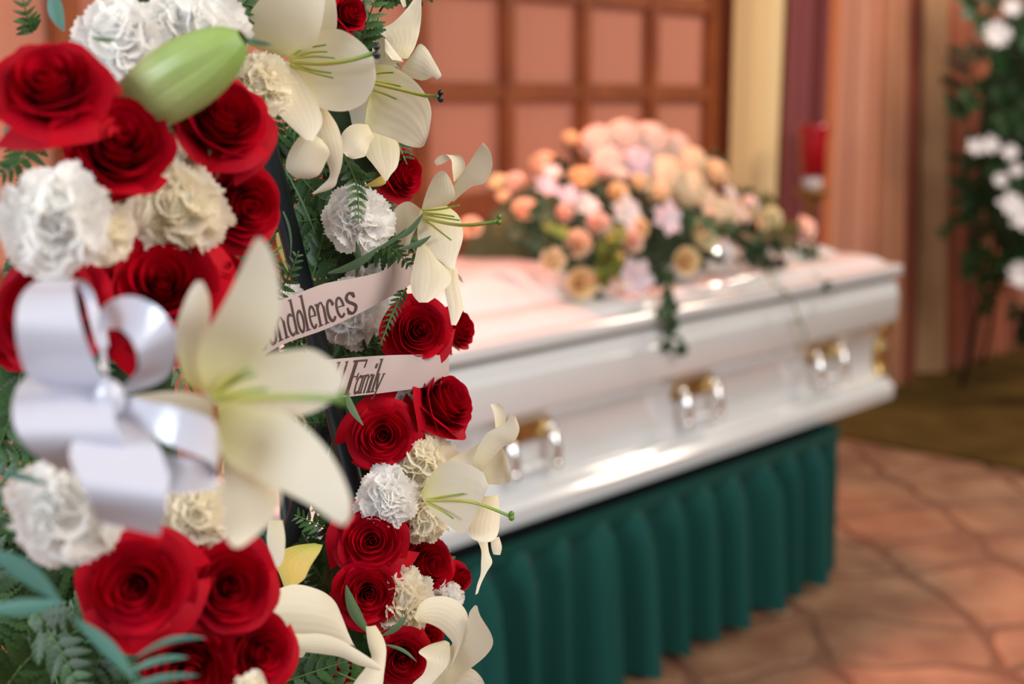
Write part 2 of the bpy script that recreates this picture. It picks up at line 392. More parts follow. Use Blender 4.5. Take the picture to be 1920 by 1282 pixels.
# ------------------------------------------------------------------ skirted stand
st = empty('skirted_stand', G(2.8, 2.35, 0)); tag(st, 'green velvet pleated skirt around the stand below the casket', 'stand')
b = MB()
for (t, n) in ((2.0, 2.05), (3.5, 2.05), (2.0, 2.6), (3.5, 2.6)): b.tube([G(t, n, .03), G(t, n, .45)], .015, 8)
for n in (2.05, 2.6): b.box(G(2.75, n, .455), D1*.85, DN*.02, UP*.019)
part('frame', b.me('stand_frame', M['black'], False), st)
for (t, n) in ((2.0, 2.05), (3.5, 2.05), (2.0, 2.6), (3.5, 2.6)):
    b = MB(); b.ball(G(t, n, .024), .024, 10, 6); part('castor', b.me('castor', M['black']), st)
def skirt_path():
    """(point, outward) along the four sides"""
    c = [(1.84, 2.665), (1.84, 1.955), (3.60, 1.955), (3.60, 2.665), (1.84, 2.665)]; P = []; o = []
    s = 0
    for k in range(4):
        a, e = c[k], c[k+1]; L_ = math.hypot(e[0]-a[0], e[1]-a[1]); n = int(L_/.0105)
        nx, ny = (e[1]-a[1])/L_, -(e[0]-a[0])/L_
        for i in range(n): f = i/n; P.append((a[0]+(e[0]-a[0])*f, a[1]+(e[1]-a[1])*f, nx, ny, s+L_*f, min(f, 1-f)*L_))
        s += L_
    return P, s
SP, SL = skirt_path(); rows = []
npl = round(SL/.1465)
for z, am in ((.445, .12), (.43, .25), (.41, .6), (.36, .85), (.28, 1.0), (.18, 1.1), (.09, 1.2), (.018, 1.3)):
    row = []
    for (t, n, nx, ny, s, e) in SP:
        x = s/SL*npl; f = x-math.floor(x); k = int(x) % 97
        w = .5+.5*math.cos(2*PI*(f+.12*math.sin(k*1.7)*(1 if z < .4 else .3)))
        w = w**1.6*(.85+.2*math.sin(k*2.3)); g = min(1, e/.05)
        d = (-.035+.105*w)*am*g
        row.append(G(t+nx*d, n+ny*d, z))
    rows.append(row)
b = MB(); b.grid(rows, closed=True)
part('pleated_skirt', b.me('pleated_skirt', M['velvet']), st)
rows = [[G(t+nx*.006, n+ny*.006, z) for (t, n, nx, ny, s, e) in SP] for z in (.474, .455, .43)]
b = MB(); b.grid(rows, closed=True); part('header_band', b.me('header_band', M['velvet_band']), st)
BASE_DONE = True

# ------------------------------------------------------------------ red candle on a brass stand
cs = empty('candle_stand', onto_n(1522, 352, 2.92)); c0 = cs.location.copy(); c0.z = 0; zt = cs.location.z; cs.location.z = 0
tag(cs, 'dull brass candle stand in front of the plum curtain', 'stand')
b = MB(); b.lathe([(0, 0), (.15, 0), (.155, .015), (.10, .035), (.03, .06), (.018, .10), (.015, zt*.5), (.022, zt*.52), (.015, zt*.54), (.014, zt-.10), (.03, zt-.08), (.02, zt-.06), (.07, zt-.025), (.085, zt-.01), (.0, zt-.01)], c0, 20)
part('pole', b.me('pole', M['brass']), cs)
cg = empty('candle_glass', (c0.x, c0.y, zt-.01)); tag(cg, 'tall red candle glass on a brass stand beside the curtains', 'candle')
b = MB(); b.lathe([(0, zt-.01), (.03, zt-.008), (.042, zt+.01), (.045, zt+.03), (.036, zt+.045), (.04, zt+.05)], c0, 20); part('foot', b.me('foot', M['clearglass']), cg)
b = MB(); b.lathe([(.0, zt+.048), (.054, zt+.05), (.056, zt+.20), (.062, zt+.245), (.070, zt+.265), (.066, zt+.265), (.052, zt+.20), (.048, zt+.06), (0, zt+.06)], c0, 24); part('red_glass', b.me('red_glass', M['redglass']), cg)

# ------------------------------------------------------------------ simple far flowers (one mesh each, shared)
def petal_rows(L_, wd_, bend, cup, nu=5, nv=6, tip=.25, base=.15):
    rows = []
    for j in range(nv+1):
        v = j/nv; a = bend*v; r = L_*(math.sin(a)/a*v if abs(a) > 1e-4 else v); z = L_*v*((1-math.cos(a))/a if abs(a) > 1e-4 else 0)
        w = wd_*(base+(1-base)*math.sin(PI*min(1, v*.9+.02))**.8)*(1 if v < .98 else tip)
        rows.append([Vector((r, (u*2-1)*w, z+cup*(u*2-1)**2*w)) for u in [i/nu for i in range(nu+1)]])
    return rows
def far_rose(seed):
    rr = random.Random(seed); b = MB(); n = 16
    for i in range(n):
        s = i/(n-1); rad = .04+.80*s; ph = i*2.4+rr.uniform(-.2, .2); w = 2.0-.9*s; H = .75-.62*s*s; rows = []
        for j in range(6):
            v = j/5; row = []
            for k in range(7):
                u = k/3-1; a = ph+u*w; r = rad*(v**.5)*(1+.05*u)+max(0, v-.7)*.6*s*s; z = -.6+(H+.6)*v**(1+.3*s)-.12*abs(u)**2.5*v
                row.append(Vector((r*math.cos(a), r*math.sin(a), z)))
            rows.append(row)
        b.grid(rows)
    return b
def far_star(n, seed, bend=-.5, wd_=.34, double=True):
    rr = random.Random(seed); b = MB()
    for i in range(n):
        rows = petal_rows(1+rr.uniform(-.1, .1), wd_, bend if i % 2 else bend*.6, .5)
        R = Matrix.Rotation(2*PI*i/n+rr.uniform(-.1, .1), 4, 'Z') @ Matrix.Rotation(-.45+rr.uniform(-.15, .15), 4, 'Y')
        b.grid([[R @ p for p in r] for r in rows])
    b.ball((0, 0, .06), .12, 8, 5); return b
def far_cluster(seed, n=44):
    rr = random.Random(seed); b = MB()
    for i in range(n):
        z = 1-1.5*(i+.5)/n; a = i*2.4; r = math.sqrt(max(0, 1-z*z)); d = Vector((r*math.cos(a), r*math.sin(a), z))
        q = d.to_track_quat('Z', 'Y').to_matrix().to_4x4() @ Matrix.Rotation(rr.uniform(0, 6), 4, 'Z')
        for k in range(4):
            rows = petal_rows(.27, .15, .5, .4, 3, 3)
            b.grid([[d*(.82+rr.uniform(-.02, .02)) + (q @ (Matrix.Rotation(PI/2*k, 4, 'Z') @ p)) for p in r_] for r_ in rows])
    b.ball((0, 0, 0), .8, 12, 8); return b
def far_sprig(seed, n=13, wd_=.09, L_=.3):
    rr = random.Random(seed); b = MB(); P = [Vector((rr.uniform(-.05, .05)*v, rr.uniform(-.06, .06)*v, v)) for v in [k/6 for k in range(7)]]
    b.tube(P, .012, 4)
    for i in range(n):
        v = .12+.88*i/n; o = P[0].lerp(P[-1], v); a = i*2.4
        rows = petal_rows(L_*(1.1-.5*v)*rr.uniform(.8, 1.2), wd_*rr.uniform(.8, 1.2), -.5, .3, 2, 4)
        R = Matrix.Rotation(a, 4, 'Z') @ Matrix.Rotation(-.75+rr.uniform(-.25, .25), 4, 'Y')
        b.grid([[o+(R @ p) for p in r] for r in rows])
    return b
PROTO = {}
def far_mesh(kind, colr, var):
    key = (kind, colr, var)
    if key not in PROTO:
        mk = {'rose': lambda: far_rose(var), 'star': lambda: far_star(6, var), 'cluster': lambda: far_cluster(var), 'daisy': lambda: far_star(14, var, -.3, .16),
              'sprig': lambda: far_sprig(var), 'fluffy': lambda: far_sprig(var, 26, .05, .22), 'broad': lambda: far_sprig(var, 11, .16, .42)}[kind]()
        PROTO[key] = mk.me('bloom', M[colr])
    return PROTO[key]
def place(name, me, p, d, r, spin=0, parent=None):
    q = Vector(d).normalized().to_track_quat('Z', 'Y') @ Quaternion((0, 0, 1), spin)
    o = link(name, me, parent); o.rotation_mode = 'QUATERNION'; o.rotation_quaternion = q; o.location = p; o.scale = (r, r, r); return o
MC = G(2.93, 2.36, 1.02); MR = (.80, .33, .30)
def mound(px, py):
    """where the view ray meets the mound of the casket spray, and its outward normal"""
    o = Vector((0, 0, CAMH)); a = (W(px, py, 1)-o).normalized(); q = o-MC
    f = lambda v: Vector((v.dot(D1)/MR[0], v.dot(DN)/MR[1], v.z/MR[2])); A, B = f(a), f(q)
    aa, bb, cc = A.dot(A), 2*A.dot(B), B.dot(B)-1; disc = bb*bb-4*aa*cc
    k = (-bb-math.sqrt(disc))/(2*aa) if disc > 0 else -bb/(2*aa)
    p = o+a*k; e = f(p-MC); nr = D1*(e.x/MR[0])+DN*(e.y/MR[1])+UP*(e.z/MR[2])
    return p, nr.normalized(), k*a.dot(-CB)
random.seed(21)
spray = [ # px, py, r px, kind, colour, label
 (1019,301,27,'rose','f_peach','peach rose high on the left slope of the casket spray'),
 (1092,330,27,'rose','f_orange','tall apricot rose left of the pale crown of the casket spray'),
 (1160,361,21,'rose','f_yellow','yellow cream rose below the crown of the casket spray'),
 (1199,339,19,'rose','f_cream','small cream rose just under the crown of blossom'),
 (1238,361,21,'rose','f_cream','cream rose at the middle of the casket spray'),
 (1343,320,30,'rose','f_cream','large cream rose on the right shoulder of the casket spray'),
 (984,391,24,'rose','f_peach','peach rose low at the left end of the casket spray'),
 (1086,455,26,'rose','f_peach','round peach rose above the casket lid, left of the yellow green cascade'),
 (1186,451,23,'rose','f_pink','coral rose right of the yellow green cascade'),
 (1122,417,23,'rose','f_pink','coral pink rose among dark leaves in the spray middle'),
 (1062,398,18,'rose','f_pink','small pink rose under the lilac white blossoms'),
 (1040,488,25,'rose','f_cream','cream rose resting on the lid at the left front'),
 (1092,529,30,'rose','f_orange','lowest apricot rose lying on the casket lid'),
 (1202,425,20,'rose','f_orange','small apricot rose right of the coral rose pair'),
 (1322,440,29,'rose','f_pale_green','pale green cream rose in the right half of the spray'),
 (1290,488,26,'rose','f_yellow','pale yellow rose above the hanging ivy'),
 (1452,406,22,'rose','f_pale_green','pale green rose near the right end of the casket spray'),
 (1410,380,16,'rose','f_white','small white rose on the upper right edge of the spray'),
 (965,338,20,'rose','f_blush','blush rose at the far left of the casket spray'),
 (933,338,18,'rose','f_pale_green','greenish cream rose, leftmost bloom of the casket spray'),
 (942,366,13,'rose','f_cream','tiny cream bud rose at the left tip of the spray'),
 (1418,425,16,'rose','f_peach','small peach rose at the right end of the spray'),
 (1515,425,23,'rose','f_blush','blush rose at the right tip of the casket spray'),
 (1070,256,18,'rose','f_orange','small apricot rose left of the highest blossom'),
 (885,425,20,'rose','f_peach','peach rose on the lid behind the long lily style'),
 (1025,350,26,'star','f_lilac','lilac white star flower below the peach rose'),
 (1064,366,22,'star','f_lilac','small lilac white star flower left of the tall apricot rose'),
 (1100,385,25,'star','f_white','pinkish white star flower beneath the tall apricot rose'),
 (1175,398,34,'star','f_white','broad white star flower in the middle of the spray'),
 (1250,410,33,'star','f_lilac','broad pale lilac star flower right of the middle'),
 (1156,322,23,'star','f_blush','blush star flower at the left foot of the crown'),
 (1190,518,38,'star','f_lilac','largest lilac white orchid hanging over the lid front'),
 (1358,470,20,'star','f_purewhite','small pure white star flower among dark leaves on the right'),
 (1369,362,18,'star','f_white','small white star flower behind the right shoulder'),
 (1384,402,30,'star','f_blush','wide blush star flower on the right slope'),
 (1325,382,34,'star','f_peach','wide peach star flower right of the cream crown'),
 (1035,322,18,'star','f_white','tiny white star flower beside the peach rose at left'),
 (1120,262,34,'cluster','f_blush','blush hydrangea head at the left of the crown'),
 (1168,254,36,'cluster','f_blush','blush hydrangea head at the very top of the casket spray'),
 (1215,262,40,'cluster','f_blush','big blush hydrangea head right of the topmost one'),
 (1260,278,36,'cluster','f_blush','blush hydrangea head on the right of the crown'),
 (1297,300,30,'cluster','f_cream','cream hydrangea head at the right edge of the crown'),
 (1142,300,32,'cluster','f_blush','blush hydrangea head at the lower left of the crown'),
 (1195,305,34,'cluster','f_lilac','lilac hydrangea head in the heart of the crown'),
 (1247,325,38,'cluster','f_cream','cream hydrangea head below the crown'),
 (1292,348,34,'cluster','f_cream','cream hydrangea head sloping down to the right'),
 (1352,395,28,'cluster','f_cream','cream hydrangea head on the long right slope'),
 (1030,425,15,'daisy','f_green_button','left one of two yellow green button flowers'),
 (1052,436,15,'daisy','f_green_button','right one of two yellow green button flowers'),
]
for i, (x, y, r, kd, cl, lb) in enumerate(spray):
    p, nr, d = mound(x, y); rw = r*1.12*d/F
    nm = {'rose': 'cream_rose', 'star': 'star_flower', 'cluster': 'hydrangea', 'daisy': 'button_flower'}[kd]
    fac = (nr+CB*.5+Vector((random.uniform(-.25, .25), random.uniform(-.25, .25), random.uniform(-.1, .3)))).normalized()
    o = place(nm, far_mesh(kd, cl, i % 3), p-fac*rw*.2, fac, rw, random.uniform(0, 6))
    tag(o, lb, 'flower', {'rose': 'roses in the casket spray', 'star': 'star flowers in the casket spray', 'cluster': 'hydrangea heads in the casket spray', 'daisy': 'button flowers in the casket spray'}[kd])
# foam cage under the flowers
b = MB(); rows = []
for i in range(11):
    a = PI/2*i/10; row = []
    for k in range(36):
        c = 2*PI*k/36; q = 1+.10*noise.noise(Vector((3*math.cos(c), 3*math.sin(c), i*.4)))
        row.append(MC+D1*(MR[0]*.62*math.cos(a)*math.cos(c)*q)+DN*(MR[1]*.66*math.cos(a)*math.sin(c)*q)+UP*(MR[2]*.78*math.sin(a)*q))
    rows.append(row)
b.grid(rows, closed=True)
tag(link('foam_base', b.me('foam_base', M['moss'])), 'dark leafy foam base under the casket spray flowers', 'base')
# greenery in the casket spray
greens = [(1062,300,55,'sprig'),(1070,275,40,'sprig'),(1021,395,70,'broad'),(972,432,60,'sprig'),(1000,440,60,'sprig'),(1081,410,55,'sprig'),(1130,352,45,'sprig'),(1028,450,55,'broad'),(1060,470,50,'sprig'),
 (1328,285,40,'sprig'),(1345,300,40,'broad'),(1385,430,70,'broad'),(1420,455,75,'broad'),(1459,455,65,'fluffy'),(1480,480,60,'fluffy'),(1440,490,60,'broad'),(1500,500,55,'sprig'),(1245,480,60,'sprig'),(1240,515,60,'sprig'),
 (1225,470,45,'sprig'),(1130,440,45,'sprig'),(1100,480,40,'sprig'),(1340,480,50,'broad'),(1310,500,50,'sprig'),(1400,350,40,'sprig'),(1440,370,45,'fluffy'),(1000,350,40,'sprig'),(960,400,50,'sprig'),(935,410,45,'fluffy'),
 (1215,385,35,'sprig'),(1160,430,40,'sprig'),(1480,430,50,'fluffy'),(1530,510,40,'fluffy'),(1275,440,40,'sprig'),(1400,440,60,'fluffy'),(1430,430,60,'fluffy'),(1470,450,60,'fluffy'),(1500,470,60,'fluffy'),(1450,500,50,'fluffy'),(1410,490,55,'sprig'),(1520,490,50,'fluffy'),(1380,460,50,'fluffy'),(1070,500,40,'sprig'),(1350,520,40,'fluffy')]
for i, (x, y, r, kd) in enumerate(greens):
    p, nr, d = mound(x, y); tang = (p-MC); tang.z *= .2
    dr = (tang.normalized()*.9+nr*.45+Vector((random.uniform(-.4, .4), random.uniform(-.4, .4), random.uniform(-.35, .25)))).normalized()
    o = place('greenery_sprig', far_mesh('broad' if kd == 'fluffy' and x > 1380 and i % 3 else kd, 'sprig_o' if kd == 'fluffy' else 'sprig', i % 4), p-dr*r*.6*d/F-nr*.02, dr, r*1.25*d/F, random.uniform(0, 6))
    tag(o, *{'fluffy': ('olive green feathery sprig in the casket spray', 'greenery', 'feathery olive sprigs in the casket spray'), 'broad': ('broad leaved dark green sprig in the casket spray', 'greenery', 'broad leaved sprigs in the casket spray'),
             'sprig': ('small leaved dark green sprig in the casket spray', 'greenery', 'small leaved sprigs in the casket spray')}[kd])
# yellow-green cascade and ivy trails: stem + leaves
def trail(name, pts, mt, lw, n, label, jit=.3, lf=.5):
    P = [Vector(p) for p in pts]; root = empty(name, P[0]); tag(root, label, 'greenery')
    b = MB(); b.tube([Vector(cr([tuple(q) for q in P], k/16)) for k in range(17)], .0022, 5); part('stem', b.me('stem', M['stem']), root)
    for i in range(n):
        o = Vector(cr([tuple(q) for q in P], (i+.5)/n)); b = MB()
        dr = Vector((random.uniform(-1, 1), random.uniform(-1, .3), random.uniform(-1, .3))).normalized()
        q = dr.to_track_quat('X', 'Z').to_matrix().to_4x4() @ Matrix.Rotation(random.uniform(0, 6), 4, 'X')
        L_ = lw*random.uniform(.7, 1.25); b.grid([[o+(q @ v) for v in r] for r in petal_rows(L_, L_*lf, -.4, .3, 2, 4)])
        part('leaf', b.me('leaf', mt), root)
    return root
def tp(x, y, n): return onto_n(x, y, n)
trail('leaf_cascade', [mound(1137, 440)[0]+CB*.02, mound(1140, 470)[0]+CB*.03, mound(1138, 500)[0]+CB*.04, mound(1142, 520)[0]+CB*.03], M['sprig_y'], .042, 34, 'yellow green cascade of small leaves between two peach roses')
trail('ivy_trail', [mound(1245, 500)[0]+CB*.02, tp(1255, 545, 1.99), tp(1262, 600, 1.97), tp(1258, 635, 1.97), tp(1272, 668, 1.97)], M['sprig'], .032, 20, 'ivy trail hanging over the casket edge below the spray')
trail('ivy_trail', [mound(1232, 490)[0]+CB*.02, tp(1240, 530, 2.02), tp(1252, 570, 1.99), tp(1250, 600, 1.97)], M['sprig'], .036, 14, 'short thick ivy trail beside the long one')
trail('ivy_trail', [mound(1420, 480)[0], tp(1450, 530, 2.02), tp(1480, 555, 1.97), tp(1500, 600, 1.96), tp(1512, 635, 1.96)], M['sprig_y'], .018, 9, 'thin pale trailing stem at the right front of the casket')
trail('ivy_trail', [mound(1500, 490)[0], tp(1530, 515, 2.03), tp(1548, 530, 2.0), tp(1556, 545, 1.98)], M['sprig'], .028, 9, 'short ivy trail at the right tip of the spray')
trail('ivy_trail', [mound(1110, 510)[0], tp(1122, 545, 2.1), tp(1130, 560, 2.07)], M['sprig'], .026, 5, 'stray dark leaves beside the lowest apricot rose')
trail('long_leaf_stem', [mound(1290, 405)[0]+CB*.03, mound(1350, 425)[0]+CB*.04, mound(1400, 450)[0]+CB*.03, mound(1450, 500)[0]+CB*.03], M['wgreen'], .055, 22, 'long dark green leafy stem crossing the right half of the spray', lf=.3)

# ------------------------------------------------------------------ standing spray at the right
random.seed(33)
def rs(px, py, dd=0): return W(px, py, 6.25+dd)
ea_ = empty('easel', onto_z(1890, 800, 0)); tag(ea_, 'dark easel carrying the green standing spray by the curtain', 'easel')
base0 = rs(1960, 640); 
for nm, tgt in (('leg', (-.32, -.15)), ('leg', (.32, -.15)), ('leg', (0, .45))):
    b = MB(); top = rs(1940, 120, .42); b.tube([top, Vector((top.x+tgt[0], top.y+tgt[1], 0.01))], .012, 8); part(nm, b.me('leg', M['black']), ea_)
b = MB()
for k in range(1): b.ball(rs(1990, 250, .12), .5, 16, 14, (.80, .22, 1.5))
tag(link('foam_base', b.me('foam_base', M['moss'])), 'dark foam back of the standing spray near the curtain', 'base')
for i in range(150):
    y = random.uniform(-160, 600); hw = 170*math.sqrt(max(.05, 1-((y-230)/400)**2)); x = 1960+random.uniform(-1, .75)*hw
    if i < 12: x, y = random.uniform(1790, 1830), random.uniform(100, 420)
    p = rs(x, y, random.uniform(-.22, .0)); dr = Vector(((x-1975)/170, -.55, -(y-260)/300+random.uniform(-.5, .5))).normalized()
    o = place('greenery_sprig', far_mesh(random.choice(['sprig', 'fluffy', 'broad']), 'wgreen', i % 4), p-dr*.08, dr, random.uniform(.13, .21), random.uniform(0, 6))
    tag(o, 'green leafy sprig in the standing spray beside the salmon curtain', 'greenery', 'greenery sprigs in the standing spray')
wf = [(1868,67,30,'daisy','round white chrysanthemum near the top of the standing spray'),(1896,17,22,'daisy','white chrysanthemum at the top edge of the standing spray'),(1832,276,20,'star','white flower at the left of the middle row in the standing spray'),
 (1856,272,20,'star','white flower second from left in the middle of the standing spray'),(1893,286,19,'daisy','small white flower right of the paired ones'),(1907,318,16,'daisy','small white flower just below the middle row'),(1876,338,16,'daisy','tiny white flower under the middle row'),
 (1895,385,28,'star','large white flower below the small ones in the standing spray'),(1912,405,30,'star','large greyish white flower at the right picture edge'),(1915,515,30,'daisy','lowest white flower of the standing spray'),(1980,120,34,'daisy','white flower beyond the right picture edge, upper'),(1985,440,34,'star','white flower beyond the right picture edge, lower')]
for i, (x, y, r, kd, lb) in enumerate(wf):
    p = rs(x, y, -.30); o = place('white_flower', far_mesh(kd, 'f_purewhite', i % 3), p, CB+Vector((random.uniform(-.4, .1), 0, random.uniform(0, .3))), r*.98*6/F, random.uniform(0, 6))
    tag(o, lb, 'flower', 'white flowers in the standing spray')

# ------------------------------------------------------------------ the oval wreath on its easel (foreground)
WC = (W(300, 640, .93)+W(745, 640, 1.15))/2
we = W(745, 640, 1.15)-W(300, 640, .93); we.z = 0; WA = we.length/2; WE = we.normalized(); WN = Vector((WE.y, -WE.x, 0))    # WN: the way the wreath faces
WB = .36
def oval(a, off=0, da=0, db=0): return WC+WE*((WA+da)*math.cos(a))+UP*((WB+db)*math.sin(a))+WN*off
b = MB(); rows = []
for i in range(73):
    a = 2*PI*i/72; c = oval(a, -.035); o = (oval(a, 0, .01, .01)-oval(a, 0)).normalized(); row = []
    for k in range(14):
        p = 2*PI*k/14; r = .034*(1+.12*noise.noise(c*30+Vector((math.cos(p), math.sin(p), 0))))
        row.append(c+o*math.cos(p)*r*1.0+WN*math.sin(p)*r*.8)
    rows.append(row)
b.grid(rows, closed=True)
tag(link('wreath_form', b.me('wreath_form', M['moss'])), 'dark green oval wreath base that carries the red roses, carnations and lilies', 'wreath')
ez = empty('easel', (WC.x, WC.y, 0)-WN*.10 if False else Vector((WC.x, WC.y, 0))-WN*.10); tag(ez, 'black metal easel behind the flower wreath', 'easel')
for nm, a, c, r in (('leg', W(500, 268, 1.08), W(662, 905, 1.10), .0085), ('leg', W(610, 800, 1.13), W(470, 1240, 1.13), .0085), ('leg', W(470, 300, 1.2), W(545, 1010, 1.32), .008)):
    dv = (c-a); k1 = (0.01-a.z)/dv.z; b = MB(); b.tube([a, a+dv*k1], r, 10); part(nm, b.me('leg', M['black']), ez)
b = MB(); b.tube([W(500, 268, 1.09), W(470, 300, 1.20)], .008, 8); part('hinge', b.me('hinge', M['black']), ez)

# --- roses
def rose_petals(seed, n=34, openess=1.0, reflex=1.0):
    rr = random.Random(seed); out = []
    for i in range(n):
        s = i/(n-1); R_ = .012+.72*s**.80*openess; ph = i*2.4+rr.uniform(-.2, .2); w = 2.2-1.3*s**.6
        H = .60-.06*s-.34*s**2.4+rr.uniform(-.025, .025); fl = (.040+.22*s**2.2)*reflex*rr.uniform(.75, 1.25)
        if s > .86: fl *= rr.uniform(.8, 1.5)
        w = max(w, 1.05)
        nu, nv = 12, 10; rows = []; p1, p2 = rr.uniform(0, 6), rr.uniform(0, 6); tilt = rr.uniform(-.07, .07)*(.4+s); ox, oy = rr.uniform(-.035, .035)*(s < .9), rr.uniform(-.035, .035)*(s < .9)
        for j in range(nv+1):
            v = j/nv; row = []
            for k in range(nu+1):
                u = 2*k/nu-1; a = ph+u*w*(.55+.45*v**.5)
                top = H-.16*(.3+s)*abs(u)**2.2+tilt*u+.06*s*max(0, 1-2.2*abs(u))
                r = .04+(R_-.04)*(v**(.40+.25*s)); r *= 1+.07*u*(1-.5*s)
                if s < .2: r *= 1-(.8-3*s)*max(0, v-.5)/.5
                z = -.78+(top+.78)*v**(1+.5*s)
                t = max(0, (v-.60)/.40); e = 1+.35*abs(u)**3*s
                r += fl*t*t*e; z -= fl*(.55+.5*s)*t**3*e
                wv = .028*(.25+s)*t*(math.sin(3.1*u+p1)+.6*math.sin(6.3*u+p2)); r += wv; z += wv*.5
                row.append(Vector((r*math.cos(a)+ox*v, r*math.sin(a)*(.94+.06*s)+oy*v, z)))
            rows.append(row)
        b = MB(); b.grid(rows); out.append(b.me('petal', M['rose']))
    return out
ROSE = {'open': rose_petals(1, 34, 1.0, 1.0), 'half': rose_petals(2, 30, .92, .8), 'full': rose_petals(3, 38, 1.05, 1.15), 'bud': rose_petals(4, 24, .8, .6)}
b = MB(); b.lathe([(.02, -1.02), (.10, -.98), (.15, -.86), (.13, -.76), (.02, -.72)], (0, 0, 0), 10)
for k in range(5):
    rows = petal_rows(.5, .10, -.9, .3, 2, 5); R = Matrix.Translation((0, 0, -.80)) @ Matrix.Rotation(2*PI*k/5, 4, 'Z') @ Matrix.Translation((.1, 0, 0)) @ Matrix.Rotation(.35, 4, 'Y')
    b.grid([[R @ p for p in r] for r in rows])
CALYX = b.me('calyx', M['stem'])
b = MB(); b.tube([(0, 0, -.95), (.03, .02, -1.5), (0, 0, -2.1)], .055, 8); STEM = b.me('stem', M['stem'])
def rose(px, py, d, rp, face, var, spin, label, sq=(1, 1, 1), grp='red roses in the wreath'):
    f = camvec(face); r = rp*d/F; q = f.to_track_quat('Z', 'Y') @ Quaternion((0, 0, 1), spin)
    root = empty('rose', W(px, py, d)-f*r*.25); root.rotation_mode = 'QUATERNION'; root.rotation_quaternion = q; root.scale = (r*sq[0], r*sq[1], r*sq[2])
    tag(root, label, 'rose', grp)
    for me in ROSE[var]: link('petal', me, root)
    link('calyx', CALYX, root); link('stem', STEM, root); return root
rose(92, 148, .74, 108, (.12, .45, .9), 'full', .3, 'large red rose in the top left corner, above the other roses')
rose(228, 262, .76, 128, (.42, .25, .85), 'half', 1.2, 'red rose below the green lily bud, with a petal hanging down to a point')
rose(425, 215, .82, 104, (.45, .35, .8), 'open', 2.2, 'dark red rose right of the green lily bud')
rose(462, 385, .86, 100, (.6, -.1, .75), 'half', 3.4, 'red rose just under the one beside the green bud')
rose(662, 22, 1.02, 46, (.7, .1, .7), 'half', .5, 'red rose peeking out at the top edge between two lilies')
rose(762, 324, 1.08, 60, (.75, .05, .6), 'half', 4.1, 'red rose between the topmost lilies and the white carnation')
rose(82, 580, .78, 120, (-.1, .2, 1), 'open', 2.9, 'red rose hidden behind the white satin bow')
rose(305, 530, .80, 122, (.25, .3, .9), 'full', 5.0, 'wide dark red rose above the satin bow')
rose(418, 508, .84, 70, (.5, .5, .7), 'half', .9, 'small red rose left of the tall petal of the nearest lily')
rose(785, 620, 1.07, 72, (.25, .1, .95), 'open', 1.6, 'red rose right of the upper printed ribbon')
rose(866, 612, 1.12, 52, (.8, .3, .5), 'half', 2.6, 'red rose half hidden behind the one at the end of the upper ribbon')
rose(846, 748, 1.08, 78, (.72, .45, .5), 'open', 3.3, 'red rose at the end of the lower printed ribbon, seen from the side')
rose(718, 816, 1.05, 68, (.08, .05, 1), 'full', 4.0, 'round red rose directly below the lower printed ribbon')
rose(696, 1014, 1.04, 70, (.12, .15, 1), 'full', 0.4, 'red rose left of the lowest right lily trumpet, facing the camera')
rose(806, 1062, 1.08, 76, (.6, .2, .7), 'half', 5.6, 'red rose turned right against the green skirt')
rose(690, 1114, 1.03, 70, (.15, .1, 1), 'open', 1.1, 'red rose with grey green blades in front, low in the wreath')
rose(756, 1236, 1.03, 58, (.2, -.05, 1), 'open', 2.4, 'lowest red rose, inside the curve of the bottom right lily')
rose(252, 1102, .76, 106, (.15, .1, 1), 'full', 3.0, 'large blurred red rose under the bow tails')
rose(432, 1098, .80, 104, (.4, .15, .9), 'open', 4.4, 'red rose below the nearest lily')
rose(355, 1255, .80, 112, (.2, -.15, 1), 'half', 5.2, 'red rose at the bottom edge, under the large blurred one')
rose(490, 1225, .82, 84, (.5, .1, .8), 'open', .2, 'red rose at the bottom left of the tan lily')
rose(648, 1262, 1.04, 44, (.1, .1, 1), 'bud', 1.9, 'red rose between the two bottom lilies at the picture edge')
rose(868, 1085, 1.14, 40, (.8, 0, .5), 'bud', 2.2, 'sliver of a red rose against the green skirt')
rose(808, 1192, 1.08, 40, (.4, .3, .8), 'bud', 3.1, 'red rose in the shade of the bottom right lily')
rose(25, 640, .84, 70, (-.3, .1, .9), 'half', 1.3, 'red rose at the left edge beside the bow')

# --- carnations
def carn_petal(seed):
    rr = random.Random(seed); nu, nv = 24, 7; k1, k2, k3 = rr.uniform(3.5, 5.5), rr.uniform(8, 10), rr.uniform(0, 6); rows = []
    tt = [rr.uniform(.3, 1) for _ in range(nu+1)]
    for j in range(nv+1):
        v = j/nv; row = []
        for i in range(nu+1):
            u = 2*i/nu-1; a = u*.80*(.25+.75*v); tooth = .035*(1 if i % 2 else -1)*max(0, v-.85)/.15*tt[i]
            L_ = v*(1-.10*u*u+.05*math.sin(k1*u+k3))+tooth
            y = v*v*(.11*math.sin(k1*u+k3)+.03*math.sin(k2*u))
            row.append(Vector((L_*math.sin(a)*.95, y, L_*math.cos(a))))
        rows.append(row)
    b = MB(); b.grid(rows); return b
CARN = {m: [carn_petal(s).me('petal', M[m]) for s in range(6)] for m in ('carn_w', 'carn_c')}
b = MB(); b.lathe([(.02, -.98), (.13, -.92), (.17, -.6), (.15, -.30), (.02, -.25)], (0, 0, 0), 10); CCAL = b.me('calyx', M['stem'])
CINN = {}  # pale core added inside each carnation so its gaps stay bright
